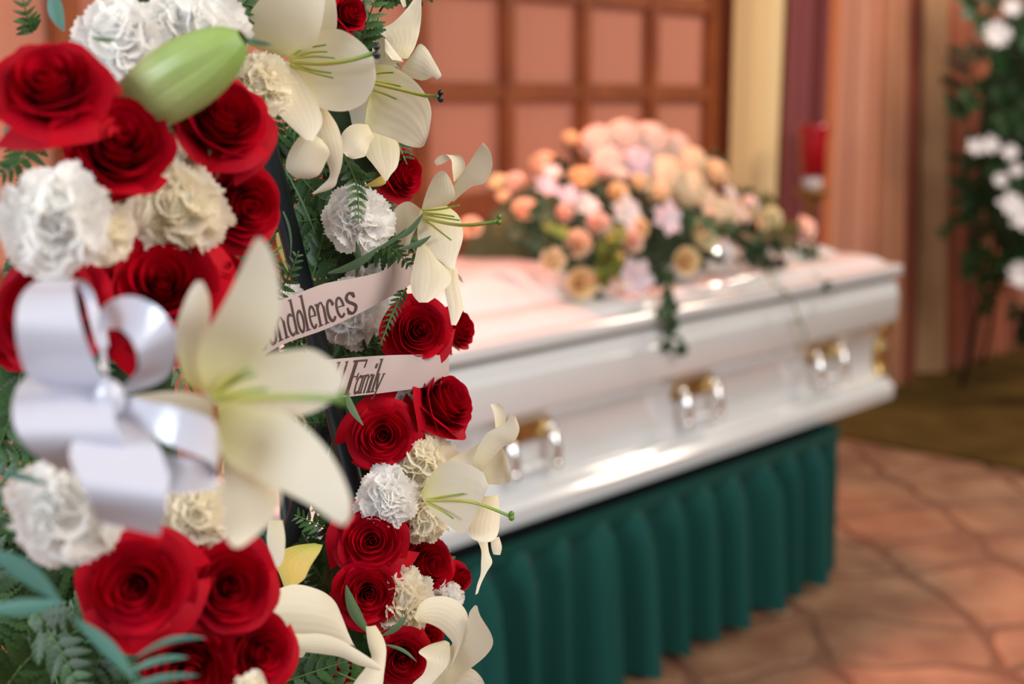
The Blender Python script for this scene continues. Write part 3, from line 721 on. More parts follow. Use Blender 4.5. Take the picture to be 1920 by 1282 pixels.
for m_ in ('carn_w', 'carn_c'):
    b = MB(); rr = random.Random(9); rows = []
    for i in range(13):
        a_ = PI*i/12; row = []
        for k in range(26):
            c_ = 2*PI*k/26; q_ = .56*(1+.16*math.sin(5*c_+i*1.3)*math.sin(a_)+.06*rr.uniform(-1, 1))
            row.append(Vector((q_*math.sin(a_)*math.cos(c_), q_*math.sin(a_)*math.sin(c_), q_*math.cos(a_)-.16)))
        rows.append(row)
    b.grid(rows, closed=True); CINN[m_] = b.me('filler_core', M[m_])
def carnation(px, py, d, rp, face, m, seed, label, n=46, wide=1.0):
    rr = random.Random(seed); f = camvec(face); r = rp*d/F
    root = empty('carnation', W(px, py, d)-f*r*.3); root.rotation_mode = 'QUATERNION'; root.rotation_quaternion = f.to_track_quat('Z', 'Y'); root.scale = (r, r, r)
    tag(root, label, 'carnation', 'carnations in the wreath')
    for i in range(n):
        th = 1.55*math.sqrt((i+.5)/n)*wide; ph = i*2.4+rr.uniform(-.25, .25); d_ = Vector((math.sin(th)*math.cos(ph), math.sin(th)*math.sin(ph), math.cos(th)))
        q = d_.to_track_quat('Z', 'Y').to_matrix().to_4x4() @ Matrix.Rotation(rr.uniform(0, 6.28) if i < n*.7 else ph*0+rr.uniform(-.5, .5)+(0 if rr.random() < .6 else PI/2), 4, 'Z')
        s = rr.uniform(.92, 1.1)*(1.05 if i > n*.6 else .9)
        link('petal', CARN[m][rr.randrange(6)], root, Matrix.Translation((0, 0, -.28)) @ q @ Matrix.Diagonal((s, s, s, 1)))
    link('filler_core', CINN[m], root); link('calyx', CCAL, root); link('stem', STEM, root, Matrix.Translation((0, 0, .1))); return root
carnation(228, 52, .84, 92, (.1, .35, .9), 'carn_w', 1, 'white carnation at the top edge left of the upper lily')
carnation(362, 40, .86, 98, (.2, .3, .9), 'carn_w', 2, 'white carnation behind the pointed end of the green bud')
carnation(262, 120, .88, 66, (0, 0, 1), 'carn_c', 3, 'cream carnation showing above the left end of the green bud')
carnation(492, 150, .92, 62, (.3, .1, .9), 'carn_c', 4, 'cream carnation behind the throat of the upper lily')
carnation(88, 398, .72, 104, (-.05, .2, 1), 'carn_w', 5, 'big blurred white carnation at the left edge', 54)
carnation(182, 425, .76, 66, (.2, .1, .9), 'carn_c', 6, 'carnation at the right flank of the big blurred white one')
carnation(340, 385, .80, 90, (.3, .1, .9), 'carn_c', 7, 'cream carnation between the red roses above the bow', 50)
carnation(356, 300, .84, 56, (.3, .3, .8), 'carn_c', 8, 'small cream carnation wedged under the green bud')
carnation(680, 404, 1.05, 64, (.35, .1, .9), 'carn_w', 9, 'crisp white carnation above the upper printed ribbon', 54)
carnation(662, 590, 1.09, 64, (.25, -.1, .95), 'carn_w', 10, 'white carnation behind the upper printed ribbon')
carnation(700, 535, 1.12, 52, (.3, .2, .9), 'carn_w', 11, 'white carnation above the right end of the upper ribbon')
carnation(758, 752, 1.10, 44, (.2, .4, .9), 'carn_w', 12, 'white carnation peeking out under the lower printed ribbon')
carnation(725, 932, 1.04, 58, (.05, .1, 1), 'carn_w', 13, 'blush white carnation above the lower pair of roses', 50)
carnation(798, 868, 1.058, 64, (.25, .2, .95), 'carn_c', 14, 'cream carnation left of the lily trumpet', 50)
carnation(802, 975, 1.06, 54, (.3, -.2, .9), 'carn_c', 15, 'cream carnation under the lily trumpet')
carnation(758, 1118, 1.04, 60, (.35, .2, .9), 'carn_c', 16, 'cream carnation right of the low rose with blades')
carnation(752, 1186, 1.045, 48, (.3, -.3, .9), 'carn_c', 17, 'cream carnation just above the lowest rose')
carnation(852, 1120, 1.08, 34, (.8, .2, .6), 'carn_w', 18, 'small white carnation seen edge on beside the green skirt', 26)
carnation(100, 960, .70, 108, (-.1, -.1, 1), 'carn_w', 19, 'blurred white carnation left of the bow tails', 40)
carnation(150, 1010, .72, 66, (.2, -.7, .7), 'carn_w', 20, 'white carnation hanging below the blurred left one', 30)
carnation(372, 962, .80, 70, (.2, .1, .95), 'carn_c', 21, 'cream carnation between the bow and the bottom petal of the nearest lily')
carnation(540, 560, 1.06, 34, (.2, .2, .9), 'carn_w', 22, 'bit of white carnation behind the tall lily petal', 26)
carnation(468, 1290, .78, 32, (.1, .3, .9), 'carn_c', 23, 'cream carnation tip at the bottom edge under the roses', 26)

# --- surfaces given by left and right edge stations: (lx, ly, rx, ry[, depth offset])
def sheet(stations, d0, d1, bulge=.0, bulge2=None, nv=None, nu=9, ruffle=0, seed=0, fold=0., thick=0):
    st = [tuple(s) if len(s) == 5 else tuple(s)+(0,) for s in stations]; n = len(st)-1; nv = nv or max(10, n*5); rows = []
    bulge2 = bulge if bulge2 is None else bulge2
    for j in range(nv+1):
        v = j/nv; lx, ly, rx, ry, dd = cr(st, v); d = d0+(d1-d0)*v+dd
        A, B = W(lx, ly, d), W(rx, ry, d); row = []; wd_ = (B-A).length; bl = bulge+(bulge2-bulge)*v
        for i in range(nu+1):
            u = i/nu; p = A.lerp(B, u); q = 1-(2*u-1)**2
            p = p-CB*(bl*wd_*q)            # positive bulge: the middle lies further away (a trough)
            p = p+CB*(fold*wd_*math.exp(-((u-.5)/.09)**2))
            if ruffle:
                e = abs(2*u-1)**4; p = p+CB*(ruffle*wd_*e*math.sin(v*17+seed+u*9))+CU*(ruffle*.25*wd_*e*math.sin(v*23+seed))
            row.append(p)
        rows.append(row)
    return rows
def sheet_part(name, root, m, *a, **k):
    b = MB(); b.grid(sheet(*a, **k)); o = part(name, b.me(name, m), root)
    return o
def tubepx(name, root, m, pts, r0, r1, seg=8):
    P = [W(x, y, d) for x, y, d in pts]; P = [Vector(cr([tuple(p) for p in P], k/20)) for k in range(21)]
    b = MB(); b.tube(P, [r0+(r1-r0)*k/20 for k in range(21)], seg); return part(name, b.me(name, m), root)
def lily(px, py, d, label, name='lily'):
    r = empty(name, W(px, py, d)); tag(r, label, 'lily', 'white lilies in the wreath'); return r
LW, LP = M['lily'], M['lily_plain']
def stig(root, x, y, d, r, m, sc=(1, 1, 1.6)):
    b = MB()
    for k in range(3):
        a = 2*PI*k/3; b.ball(W(x, y, d)+CU*math.cos(a)*r*.55*sc[2]+CB*math.sin(a)*r*.5, r*.62, 8, 6)
    part('stigma', b.me('stigma', m), root)

# L1: upper left lily
l = lily(520, 115, .97, 'white lily at the top with its green style pointing right to a dark stigma')
sheet_part('petal', l, LW, [(541,98,541,124),(570,76,562,160),(605,58,595,200),(640,56,645,208),(678,80,682,194),(698,106,701,162),(704,132,705,142)], .955, .93, .10, .02, ruffle=.012)
sheet_part('petal', l, LP, [(478,92,548,118),(494,140,576,160),(506,192,598,200),(538,230,604,232),(572,262,586,264)], .95, .925, .12, -.12)
sheet_part('petal', l, LP, [(588,198,612,204),(578,240,633,236),(590,275,643,275),(612,302,641,308),(618,330,634,332),(600,350,625,352),(584,363,590,364)], .965, .985, -.15)
sheet_part('petal', l, LP, [(590,252,604,262),(562,256,618,284),(540,290,611,304),(537,318,598,328),(556,334,578,336)], .945, .955, -.22)
sheet_part('petal', l, LW, [(462,82,540,108),(458,52,578,96),(478,10,596,70),(515,-25,606,30),(560,-60,610,-10)], .955, .90, .22, .12)
sheet_part('petal', l, LW, [(548,100,556,104),(582,58,618,78),(600,18,631,52),(598,-22,630,8),(604,-55,618,-50)], .965, .93, -.10)
sheet_part('petal', l, LP, [(445,118,470,70),(425,90,462,30),(430,55,480,0),(450,20,500,-30)], .975, .99, .1)
tubepx('style', l, M['style'], [(545,116,.952),(600,120,.935),(655,113,.925),(700,100,.92)], .0013, .0016)
stig(l, 706, 98, .92, .0042, M['stigma_dark'])
for pts in ([(546,104,.95),(570,92,.945),(612,84,.93)], [(546,107,.95),(585,98,.94),(614,97,.935)], [(546,109,.95),(590,106,.94),(628,109,.935)], [(546,121,.95),(590,132,.94),(622,137,.935)], [(546,123,.95),(585,136,.94),(625,146,.935)]):
    tubepx('filament', l, M['style'], pts, .0011, .0006, 6)
# L2: top right lily
l = lily(698, 155, 1.05, 'white lily whose upper petal rises against the brown lattice')
sheet_part('petal', l, LW, [(698,122,692,186),(735,124,684,236),(765,142,705,254),(790,165,735,262),(808,202,760,272),(805,245,785,277),(799,264,795,273)], 1.05, 1.02, .10, -.06, ruffle=.014, fold=.02)
sheet_part('petal', l, LP, [(724,114,765,110),(724,92,776,92),(727,76,783,74),(712,58,787,55),(737,42,790,32),(764,15,790,2),(786,-18,790,-20)], 1.06, 1.075, -.12, .08, ruffle=.02)
sheet_part('petal', l, LP, [(745,118,722,112),(757,116,728,84),(748,114,722,72),(735,112,722,96)], 1.055, 1.045, -.1)
sheet_part('petal', l, LP, [(752,130,775,100),(765,143,786,82),(785,150,801,92),(798,150,813,112),(812,144,825,134),(820,150,828,143)], 1.055, 1.03, -.14, ruffle=.02)
sheet_part('petal', l, LP, [(690,234,702,258),(665,232,692,276),(645,245,686,292),(637,264,664,298),(640,282,650,293)], 1.03, 1.02, -.16, ruffle=.02)
sheet_part('petal', l, LP, [(680,242,745,264),(683,285,750,285),(700,309,745,312),(714,328,733,328),(722,339,726,339)], 1.035, 1.0, -.10, ruffle=.01, fold=-.03)
sheet_part('petal', l, LP, [(703,178,704,214),(665,196,686,236),(622,205,655,242)], 1.07, 1.10, .1)
sheet_part('petal', l, LP, [(700,70,720,70),(698,95,735,95),(695,125,745,125)], 1.075, 1.07, .1)
sheet_part('petal', l, LP, [(752,-25,758,-25),(750,-2,760,-2),(756,14,762,12)], 1.08, 1.06, .1)
tubepx('style', l, M['style'], [(698,156,1.045),(750,168,1.03),(795,179,1.02),(822,181,1.01)], .0013, .0015)
stig(l, 826, 182, 1.01, .0038, M['stigma_dark'])
for pts in ([(696,140,1.045),(715,137,1.04),(738,136,1.03)], [(697,150,1.045),(725,156,1.04),(752,162,1.03)], [(697,168,1.045),(720,176,1.04),(744,186,1.03)]):
    tubepx('filament', l, M['style'], pts, .0010, .0006, 6)
# yellow bud tip behind the white carnation
l = lily(690, 344, 1.06, 'yellowish lily bud tip above the crisp white carnation', 'lily_bud')
sheet_part('petal', l, M['lily_yellow'], [(683,348,684,350),(700,338,706,350),(715,330,722,345),(724,333,724,338)], 1.03, 1.03, -.2)
# L3: middle right lily
l = lily(790, 402, 1.07, 'white lily right of the crisp carnation, its curled petal tips reaching over the casket')
sheet_part('petal', l, LP, [(790,394,835,388),(797,368,852,370),(806,345,850,350),(816,328,841,330),(827,320,833,320)], 1.06, 1.04, -.14, ruffle=.01)
sheet_part('petal', l, LW, [(788,394,838,386),(784,415,860,404),(783,446,868,432),(795,470,866,456),(815,482,856,486),(840,500,853,506)], 1.05, 1.03, -.10, ruffle=.015)
sheet_part('petal', l, LP, [(786,448,806,466),(777,488,836,500),(770,525,846,526),(774,552,826,550),(786,567,802,567)], 1.04, 1.01, -.16, ruffle=.015, fold=-.03)
sheet_part('petal', l, LP, [(838,494,858,504),(832,530,862,540),(837,562,869,574),(843,590,863,594),(846,609,855,610)], 1.06, 1.04, -.12, ruffle=.02, fold=-.04)
sheet_part('petal', l, LP, [(828,494,842,500),(846,503,863,517),(862,526,869,531)], 1.07, 1.08, -.1)
sheet_part('petal', l, LP, [(842,373,850,379),(850,350,867,363),(865,326,885,350),(880,304,909,342),(893,284,923,314),(903,270,920,286),(906,267,910,271)], 1.07, 1.04, -.14, .1, ruffle=.02)
sheet_part('petal', l, LP, [(851,341,858,336),(848,318,871,322),(846,300,871,302),(834,289,858,291),(820,295,832,306),(814,304,818,310)], 1.08, 1.09, .15)
sheet_part('petal', l, LP, [(792,394,790,412),(768,378,772,445),(748,384,762,482),(736,400,752,470),(734,420,742,440)], 1.065, 1.08, .12)
tubepx('style', l, M['style'], [(792,408,1.045),(840,419,1.02),(882,422,1.0),(932,415,.99)], .0013, .0014)
stig(l, 936, 413, .99, .0032, M['stigma_green'])
for pts in ([(792,394,1.045),(825,392,1.03),(861,385,1.02)], [(794,399,1.045),(825,402,1.03),(852,406,1.02)], [(796,412,1.045),(820,430,1.03),(846,450,1.02)], [(793,402,1.045),(830,408,1.03),(862,413,1.02)]):
    tubepx('filament', l, M['style'], pts, .0010, .0006, 6)
# L4: nearest lily
l = lily(398, 745, .66, 'largest nearest white lily, blurred, beside the satin bow')
sheet_part('petal', l, LW, [(392,742,412,745),(370,684,452,692),(379,634,500,655),(402,598,523,606),(424,560,526,560),(448,512,521,516),(465,475,511,480),(480,446,492,446)], .665, .63, .12, .05)
sheet_part('petal', l, LW, [(345,715,392,740),(329,650,380,680),(328,622,388,630),(337,590,394,594),(352,552,392,556),(368,527,380,527)], .68, .665, -.12)
sheet_part('petal', l, LW, [(402,722,402,758),(442,688,450,768),(490,664,500,780),(540,657,545,782),(586,655,592,770),(626,680,626,748),(646,706,644,722)], .66, .64, .14, .05)
sheet_part('petal', l, LW, [(412,758,402,806),(480,764,422,862),(540,776,480,898),(596,822,536,923),(633,874,590,952),(656,930,624,976),(658,968,646,985)], .655, .61, .12, -.10)
sheet_part('petal', l, LP, [(415,800,440,800),(416,850,490,862),(417,890,521,905),(419,932,525,942),(420,980,500,986),(426,1012,466,1016),(438,1026,450,1026)], .66, .63, -.12)
sheet_part('petal', l, LP, [(398,748,402,790),(350,735,356,800),(300,735,306,800),(250,742,256,790),(225,752,228,775)], .665, .68, -.10)
tubepx('style', l, M['style'], [(400,750,.655),(470,746,.635),(550,744,.62),(640,748,.61)], .0014, .0016)
stig(l, 642, 747, .61, .003, M['stigma_green'])
for pts in ([(398,742,.65),(430,712,.635),(468,690,.62)], [(400,738,.65),(445,712,.635),(478,702,.62)], [(400,746,.65),(450,735,.635),(500,730,.62)]):
    tubepx('filament', l, M['style'], pts, .0016, .0008, 6)
# L4 companion: dim yellowish petals seen in the wreath's hole
l = lily(560, 470, 1.16, 'yellowish back of a lily seen through the wreath opening beside the easel leg')
sheet_part('petal', l, M['lily_yellow'], [(520,400,530,400),(518,450,562,440),(530,490,580,480),(545,520,580,520)], 1.18, 1.18, -.1)
sheet_part('petal', l, LP, [(545,640,580,610),(548,660,612,640),(556,690,600,690)], 1.15, 1.15, -.1)
sheet_part('petal', l, M['lily_yellow'], [(575,745,620,760),(560,790,622,800),(575,840,618,835)], 1.17, 1.17, -.1)
sheet_part('petal', l, LP, [(505,975,530,975),(500,1010,535,1010),(508,1045,532,1045),(515,1062,525,1062)], .9, .9, -.1)
# L5: right lily above the skirt
l = lily(790, 938, 1.04, 'white lily trumpet in front of the casket edge with a green stigma')
sheet_part('petal', l, LW, [(790,922,792,936),(812,884,812,962),(838,864,836,982),(872,868,862,998),(902,884,880,988),(915,912,898,950)], 1.04, 1.0, .14, -.12)
sheet_part('petal', l, LP, [(830,868,838,872),(862,850,866,872),(888,838,892,868),(902,826,905,842),(908,819,909,823)], 1.06, 1.05, .1)
sheet_part('petal', l, LP, [(885,874,905,885),(893,845,926,856),(910,815,946,836),(930,802,963,829),(948,792,974,806),(957,777,968,784),(961,774,964,775)], 1.05, 1.03, -.14, ruffle=.015)
sheet_part('petal', l, LP, [(929,802,948,796),(926,776,948,778),(921,762,945,765),(919,758,935,756)], 1.07, 1.07, .12)
sheet_part('petal', l, LP, [(895,858,915,908),(912,838,935,908),(930,834,952,905),(944,842,958,898),(952,865,958,885)], 1.06, 1.05, .12, ruffle=.02)
sheet_part('petal', l, LP, [(906,930,934,928),(886,962,937,962),(876,990,936,990),(884,1008,930,1008),(900,1016,918,1016)], 1.04, 1.02, -.16, ruffle=.01)
sheet_part('petal', l, LP, [(892,1008,914,1012),(902,1030,917,1035),(902,1054,923,1054),(901,1076,913,1072),(895,1095,903,1092),(891,1115,896,1112)], 1.04, 1.03, -.1, ruffle=.02)
sheet_part('petal', l, LP, [(920,1008,936,1006),(921,1025,941,1025),(925,1039,938,1040)], 1.06, 1.06, -.2)
tubepx('style', l, M['style'], [(800,938,1.035),(860,938,1.01),(905,947,1.0),(955,967,.99)], .0010, .0013)
stig(l, 959, 968, .99, .0036, M['stigma_green'], (1, 1, 1))
for pts in ([(800,936,1.035),(835,930,1.02),(870,925,1.01)], [(800,942,1.035),(830,958,1.02),(850,972,1.01)]):
    tubepx('filament', l, M['style'], pts, .0010, .0006, 6)
# L6: bottom lily, seen from the side, with its yellow bud petal
l = lily(470, 1156, .97, 'tan white lily in the lower middle, one petal arching up between two red roses')
sheet_part('petal', l, LP, [(464,1152,468,1160),(495,1121,500,1176),(545,1096,535,1196),(594,1104,592,1198),(625,1124,634,1204),(641,1155,662,1210),(655,1192,668,1216)], .93, .97, -.20, -.10, fold=.02)
sheet_part('petal', l, LP, [(512,1184,540,1214),(560,1188,572,1222),(602,1188,606,1226),(640,1200,640,1232),(670,1218,668,1245),(700,1238,695,1253),(717,1253,712,1257)], .93, .93, -.15)
sheet_part('petal', l, LP, [(686,1174,704,1172),(688,1195,718,1194),(692,1215,724,1215),(696,1235,723,1240),(682,1256,720,1262),(664,1280,717,1290),(655,1312,712,1320)], .96, .93, -.22)
sheet_part('petal', l, LP, [(540,1196,562,1196),(545,1215,575,1215),(558,1232,568,1232)], .95, .95, -.2)
l = lily(545, 1100, .97, 'yellow green lily bud petal pointing right above the tan lily', 'lily_bud')
sheet_part('petal', l, M['lily_yellow'], [(535,1108,549,1100),(522,1072,570,1086),(506,1045,582,1062),(548,1024,600,1034),(590,1018,605,1021)], .95, .98, -.15, fold=.04)
# L7: bottom right lily
l = lily(840, 1290, 1.03, 'white lily at the bottom right with a petal curled into an arch')
sheet_part('petal', l, LP, [(777,1158,780,1163),(787,1133,798,1167),(806,1120,812,1172),(835,1118,826,1180),(862,1130,838,1192),(878,1157,848,1205),(870,1190,850,1225),(858,1225,838,1262)], 1.0, 1.02, -.12, -.10)
sheet_part('petal', l, LP, [(834,1200,843,1205),(806,1208,844,1216),(785,1222,843,1236),(800,1238,836,1252),(794,1262,822,1268),(775,1280,806,1286),(760,1300,790,1306)], 1.01, 1.0, .15, -.15)
sheet_part('petal', l, LP, [(830,1232,838,1290),(844,1212,862,1268),(855,1196,886,1250),(866,1182,910,1230),(877,1164,924,1208),(880,1148,920,1186),(886,1139,901,1155),(891,1134,895,1136)], 1.03, 1.0, -.12, .05, ruffle=.012)
sheet_part('petal', l, LP, [(810,1262,795,1320),(850,1246,840,1320),(880,1251,872,1320),(900,1266,896,1312),(909,1282,912,1300)], 1.04, 1.02, -.1, ruffle=.015)
# green lily bud
l = lily(448, 80, .74, 'large pale green lily bud lying between red roses and white carnations', 'lily_bud')
A, B = W(456, 70, .77), W(196, 238, .80); ax = (B-A)
for k in range(3):
    a0 = 2*PI*k/3+.5; rows = []
    for j in range(17):
        v = j/16; c = A+ax*v; rr_ = .0208*math.sin(PI*(v**.85*.93+.03))**.62; tx = ax.normalized(); e1 = tx.orthogonal().normalized(); e2 = tx.cross(e1)
        row = []
        for i in range(13):
            u = i/12; a = a0+2*PI/3*u*1.06; q = rr_*(.93+.13*math.sin(PI*u)**.7)
            row.append(c+(e1*math.cos(a)+e2*math.sin(a))*q)
        rows.append(row)
    b = MB(); b.grid(rows); part('petal', b.me('petal', M['bud']), l)

# ------------------------------------------------------------------ satin bow and printed ribbons
bow = empty('ribbon_bow', W(208, 735, .64)); tag(bow, 'shiny white satin ribbon bow with several loops at the left of the wreath', 'bow')
SA = M['satin']
sheet_part('loop', bow, SA, [(95,728,205,735,0),(52,705,196,716,-.010),(33,650,170,660,-.022),(29,600,152,608,-.026),(36,562,142,560,-.016),(60,532,140,530,.002),(105,519,158,526,.020),(140,530,176,548,.032),(158,560,184,575,.034),(168,600,196,605,.026),(182,650,204,650,.01)], .64, .645, .02, nv=60)
sheet_part('loop', bow, SA, [(190,690,205,712,0),(186,640,196,640,.006),(184,596,190,622,.010),(202,567,208,616,.004),(246,555,226,618,-.012),(292,574,246,636,-.022),(326,616,257,662,-.024),(331,662,258,692,-.014),(306,712,242,712,0),(226,742,222,730,.006)], .645, .64, .02, nv=60)
sheet_part('loop', bow, SA, [(60,700,200,704,.022),(34,722,206,728,.006),(23,760,212,762,-.014),(27,800,218,800,-.024),(48,836,232,834,-.020),(86,868,262,870,-.004),(140,890,290,895,.016)], .64, .63, .02, nv=50)
sheet_part('loop', bow, SA, [(212,738,205,778,.004),(272,750,258,800,-.008),(342,766,328,838,-.016),(398,788,396,868,-.008),(415,832,404,905,.012)], .635, .625, .02, nv=50)
sheet_part('loop', bow, SA, [(405,856,406,916,.008),(364,860,334,926,-.012),(300,846,290,906,-.010),(236,800,232,850,.004)], .625, .635, .02, nv=40)
sheet_part('tail', bow, SA, [(186,765,252,782,.01),(150,805,292,826,-.004),(130,850,312,878,-.012),(148,900,314,924,-.016),(168,940,310,960,-.006),(180,978,298,1004,.018)], .63, .60, .02, nv=50)
b = MB(); b.ball(W(206, 748, .63), .0075, 14, 10, (1.0, .8, 1.3)); part('knot', b.me('knot', SA), bow)

class Rib:
    def __init__(s, st): s.st = st          # (x, top, bottom, depth)
    def at(s, x):
        st = s.st
        for a, c in zip(st, st[1:]):
            if x <= c[0] or c is st[-1]:
                f = (x-a[0])/(c[0]-a[0]); return [p+(q-p)*f for p, q in zip(a, c)]
    def P(s, x, v, lift=0):
        _, t, bt, d = s.at(x); q = 1-(2*v-1)**2
        return W(x, t+(bt-t)*v, d-.0012*q-lift)
def glyph(ch):
    E_ = lambda cx, cy, rx, ry, a0, a1, n=14: [(cx+rx*math.cos(math.radians(a0+(a1-a0)*i/n)), cy+ry*math.sin(math.radians(a0+(a1-a0)*i/n))) for i in range(n+1)]
    T, t = .10, .042
    g = {'n': [([(.14, 0), (.14, .62)], T), ([(.0, .60), (.14, .60)], t), ([(.0, .02), (.30, .02)], t), ([(.16, .46), (.30, .60), (.42, .60), (.50, .48)], t+.02), ([(.52, .50), (.52, 0)], T), ([(.40, .02), (.68, .02)], t)],
         'd': [(E_(.24, .31, .18, .29, 60, 300), .09), ([(.48, .0), (.48, 1.0)], T), ([(.34, .98), (.48, .98)], t), ([(.48, .02), (.62, .02)], t), ([(.30, .57), (.46, .52)], t), ([(.30, .05), (.46, .12)], t)],
         'o': [(E_(.26, .31, .20, .29, 0, 360, 20), .10)], 'l': [([(.14, 0), (.14, 1.0)], T), ([(.0, .98), (.14, .98)], t), ([(.0, .02), (.30, .02)], t)],
         'e': [([(.08, .34), (.46, .34)], t), (E_(.27, .31, .20, .29, 0, 315), .09)], 'c': [(E_(.27, .31, .20, .29, 40, 320), .10), ([(.40, .52), (.44, .44)], .12)],
         's': [([(.46, .50), (.38, .62), (.22, .63), (.10, .53), (.14, .40), (.34, .28), (.44, .16), (.34, .02), (.18, -.01), (.05, .10)], .11), ([(.46, .64), (.46, .46)], .07), ([(.05, .22), (.05, .0)], .07)],
         'C': [(E_(.36, .5, .30, .48, 45, 315, 20), .13), ([(.58, .98), (.58, .68)], .07)],
         'F': [([(.20, 0), (.20, 1.0)], .15), ([(.02, .02), (.40, .02)], t), ([(.02, .98), (.78, .98)], .07), ([(.78, 1.0), (.76, .76)], .06), ([(.20, .52), (.52, .52)], t), ([(.52, .62), (.52, .42)], .05)],
         'a': [(E_(.24, .27, .18, .25, 50, 310), .09), ([(.46, .0), (.46, .54)], T), ([(.46, .02), (.60, .02)], t)],
         'm': [([(.12, 0), (.12, .55)], T), ([(.0, .53), (.12, .53)], t), ([(.14, .40), (.26, .54), (.38, .50), (.40, .40)], t+.02), ([(.42, .44), (.42, 0)], T), ([(.44, .40), (.56, .54), (.68, .50), (.70, .40)], t+.02), ([(.72, .44), (.72, 0)], T), ([(.0, .02), (.24, .02)], t), ([(.62, .02), (.86, .02)], t)],
         'i': [([(.14, 0), (.14, .54)], T), ([(.0, .52), (.14, .52)], t), ([(.0, .02), (.28, .02)], t), ([(.14, .72), (.14, .86)], T)],
         'y': [([(.08, .52), (.26, .08)], .11), ([(.48, .54), (.30, .04), (.20, -.16), (.04, -.18)], .08), ([(.0, .53), (.20, .53)], t), ([(.38, .53), (.58, .53)], t)]}
    return g[ch]
def write(rib, items, vb, va, root, slant=0):
    """items: (character, x from, x to); vb baseline, va ascender line across the ribbon"""
    for ch, x0, x1 in items:
        g = glyph(ch); wmax = max(p[0] for s_, _ in g for p in s_)+.06; b = MB()
        for s_, th in g:
            if len(s_) == 2: s_ = [(s_[0][0]+(s_[1][0]-s_[0][0])*k/8, s_[0][1]+(s_[1][1]-s_[0][1])*k/8) for k in range(9)]
            else:
                q = []
                for k in range(len(s_)*3-2): q.append(tuple(cr(s_, k/(len(s_)*3-3))))
                s_ = q
            A_, B_ = [], []
            for k, p in enumerate(s_):
                p0, p1 = s_[max(0, k-1)], s_[min(len(s_)-1, k+1)]; dx, dy = (p1[0]-p0[0])*.8, (p1[1]-p0[1])*1.2; L_ = math.hypot(dx, dy) or 1
                nx, ny = -dy/L_*th/2*1.25, dx/L_*th/2*.8
                A_.append((p[0]+nx, p[1]+ny)); B_.append((p[0]-nx, p[1]-ny))
            f = lambda p: rib.P(x0+(x1-x0)*p[0]/wmax+slant*(p[1]-.3), vb+(va-vb)*p[1], .0006)
            b.grid([[f(p) for p in A_], [f(p) for p in B_]])
        part('letter', b.me('letter', M['ink'], False), root)
def ribbon(st, label):
    rb = Rib(st); root = empty('printed_ribbon', rb.P(st[len(st)//2][0], .5)); tag(root, label, 'ribbon', 'printed ribbons across the wreath')
    rows = []; n = 60
    for i in range(n+1):
        x = st[0][0]+(st[-1][0]-st[0][0])*i/n; rows.append([rb.P(x, v/6) for v in range(7)])
    b = MB(); b.grid(rows); part('band', b.me('band', M['ribbon']), root); return rb, root
def dens(pts, n=40): return [tuple(cr(pts, k/n)) for k in range(n+1)]
rb, root = ribbon(dens([(400,600,715,.955),(460,582,686,.965),(530,561,646,.985),(603,533,620,1.01),(650,524,599,1.025),(698,514,575,1.045),(726,504,559,1.06),(748,484,549,1.075),(774,474,530,1.10)]), 'upper pale ribbon printed with the word Condolences')
write(rb, [('C', 480, 501), ('o', 502, 519), ('n', 519, 541), ('d', 540, 560), ('o', 558, 571), ('l', 570, 581), ('e', 580, 594), ('n', 594, 616), ('c', 613, 629), ('e', 630, 647), ('s', 649, 669)], .90, .06, root, -14)
rb, root = ribbon(dens([(520,690,768,.985),(600,676,751,1.01),(650,671,744,1.025),(705,667,738,1.045),(760,665,731,1.06),(818,665,723,1.078),(842,668,720,1.09)]), 'lower pale ribbon printed with the word Family')
write(rb, [('l', 618, 630), ('d', 626, 643), ('F', 649, 677), ('a', 667, 682), ('m', 679, 699), ('i', 692, 703), ('l', 699, 710), ('y', 704, 720)], .95, .08, root, 20)

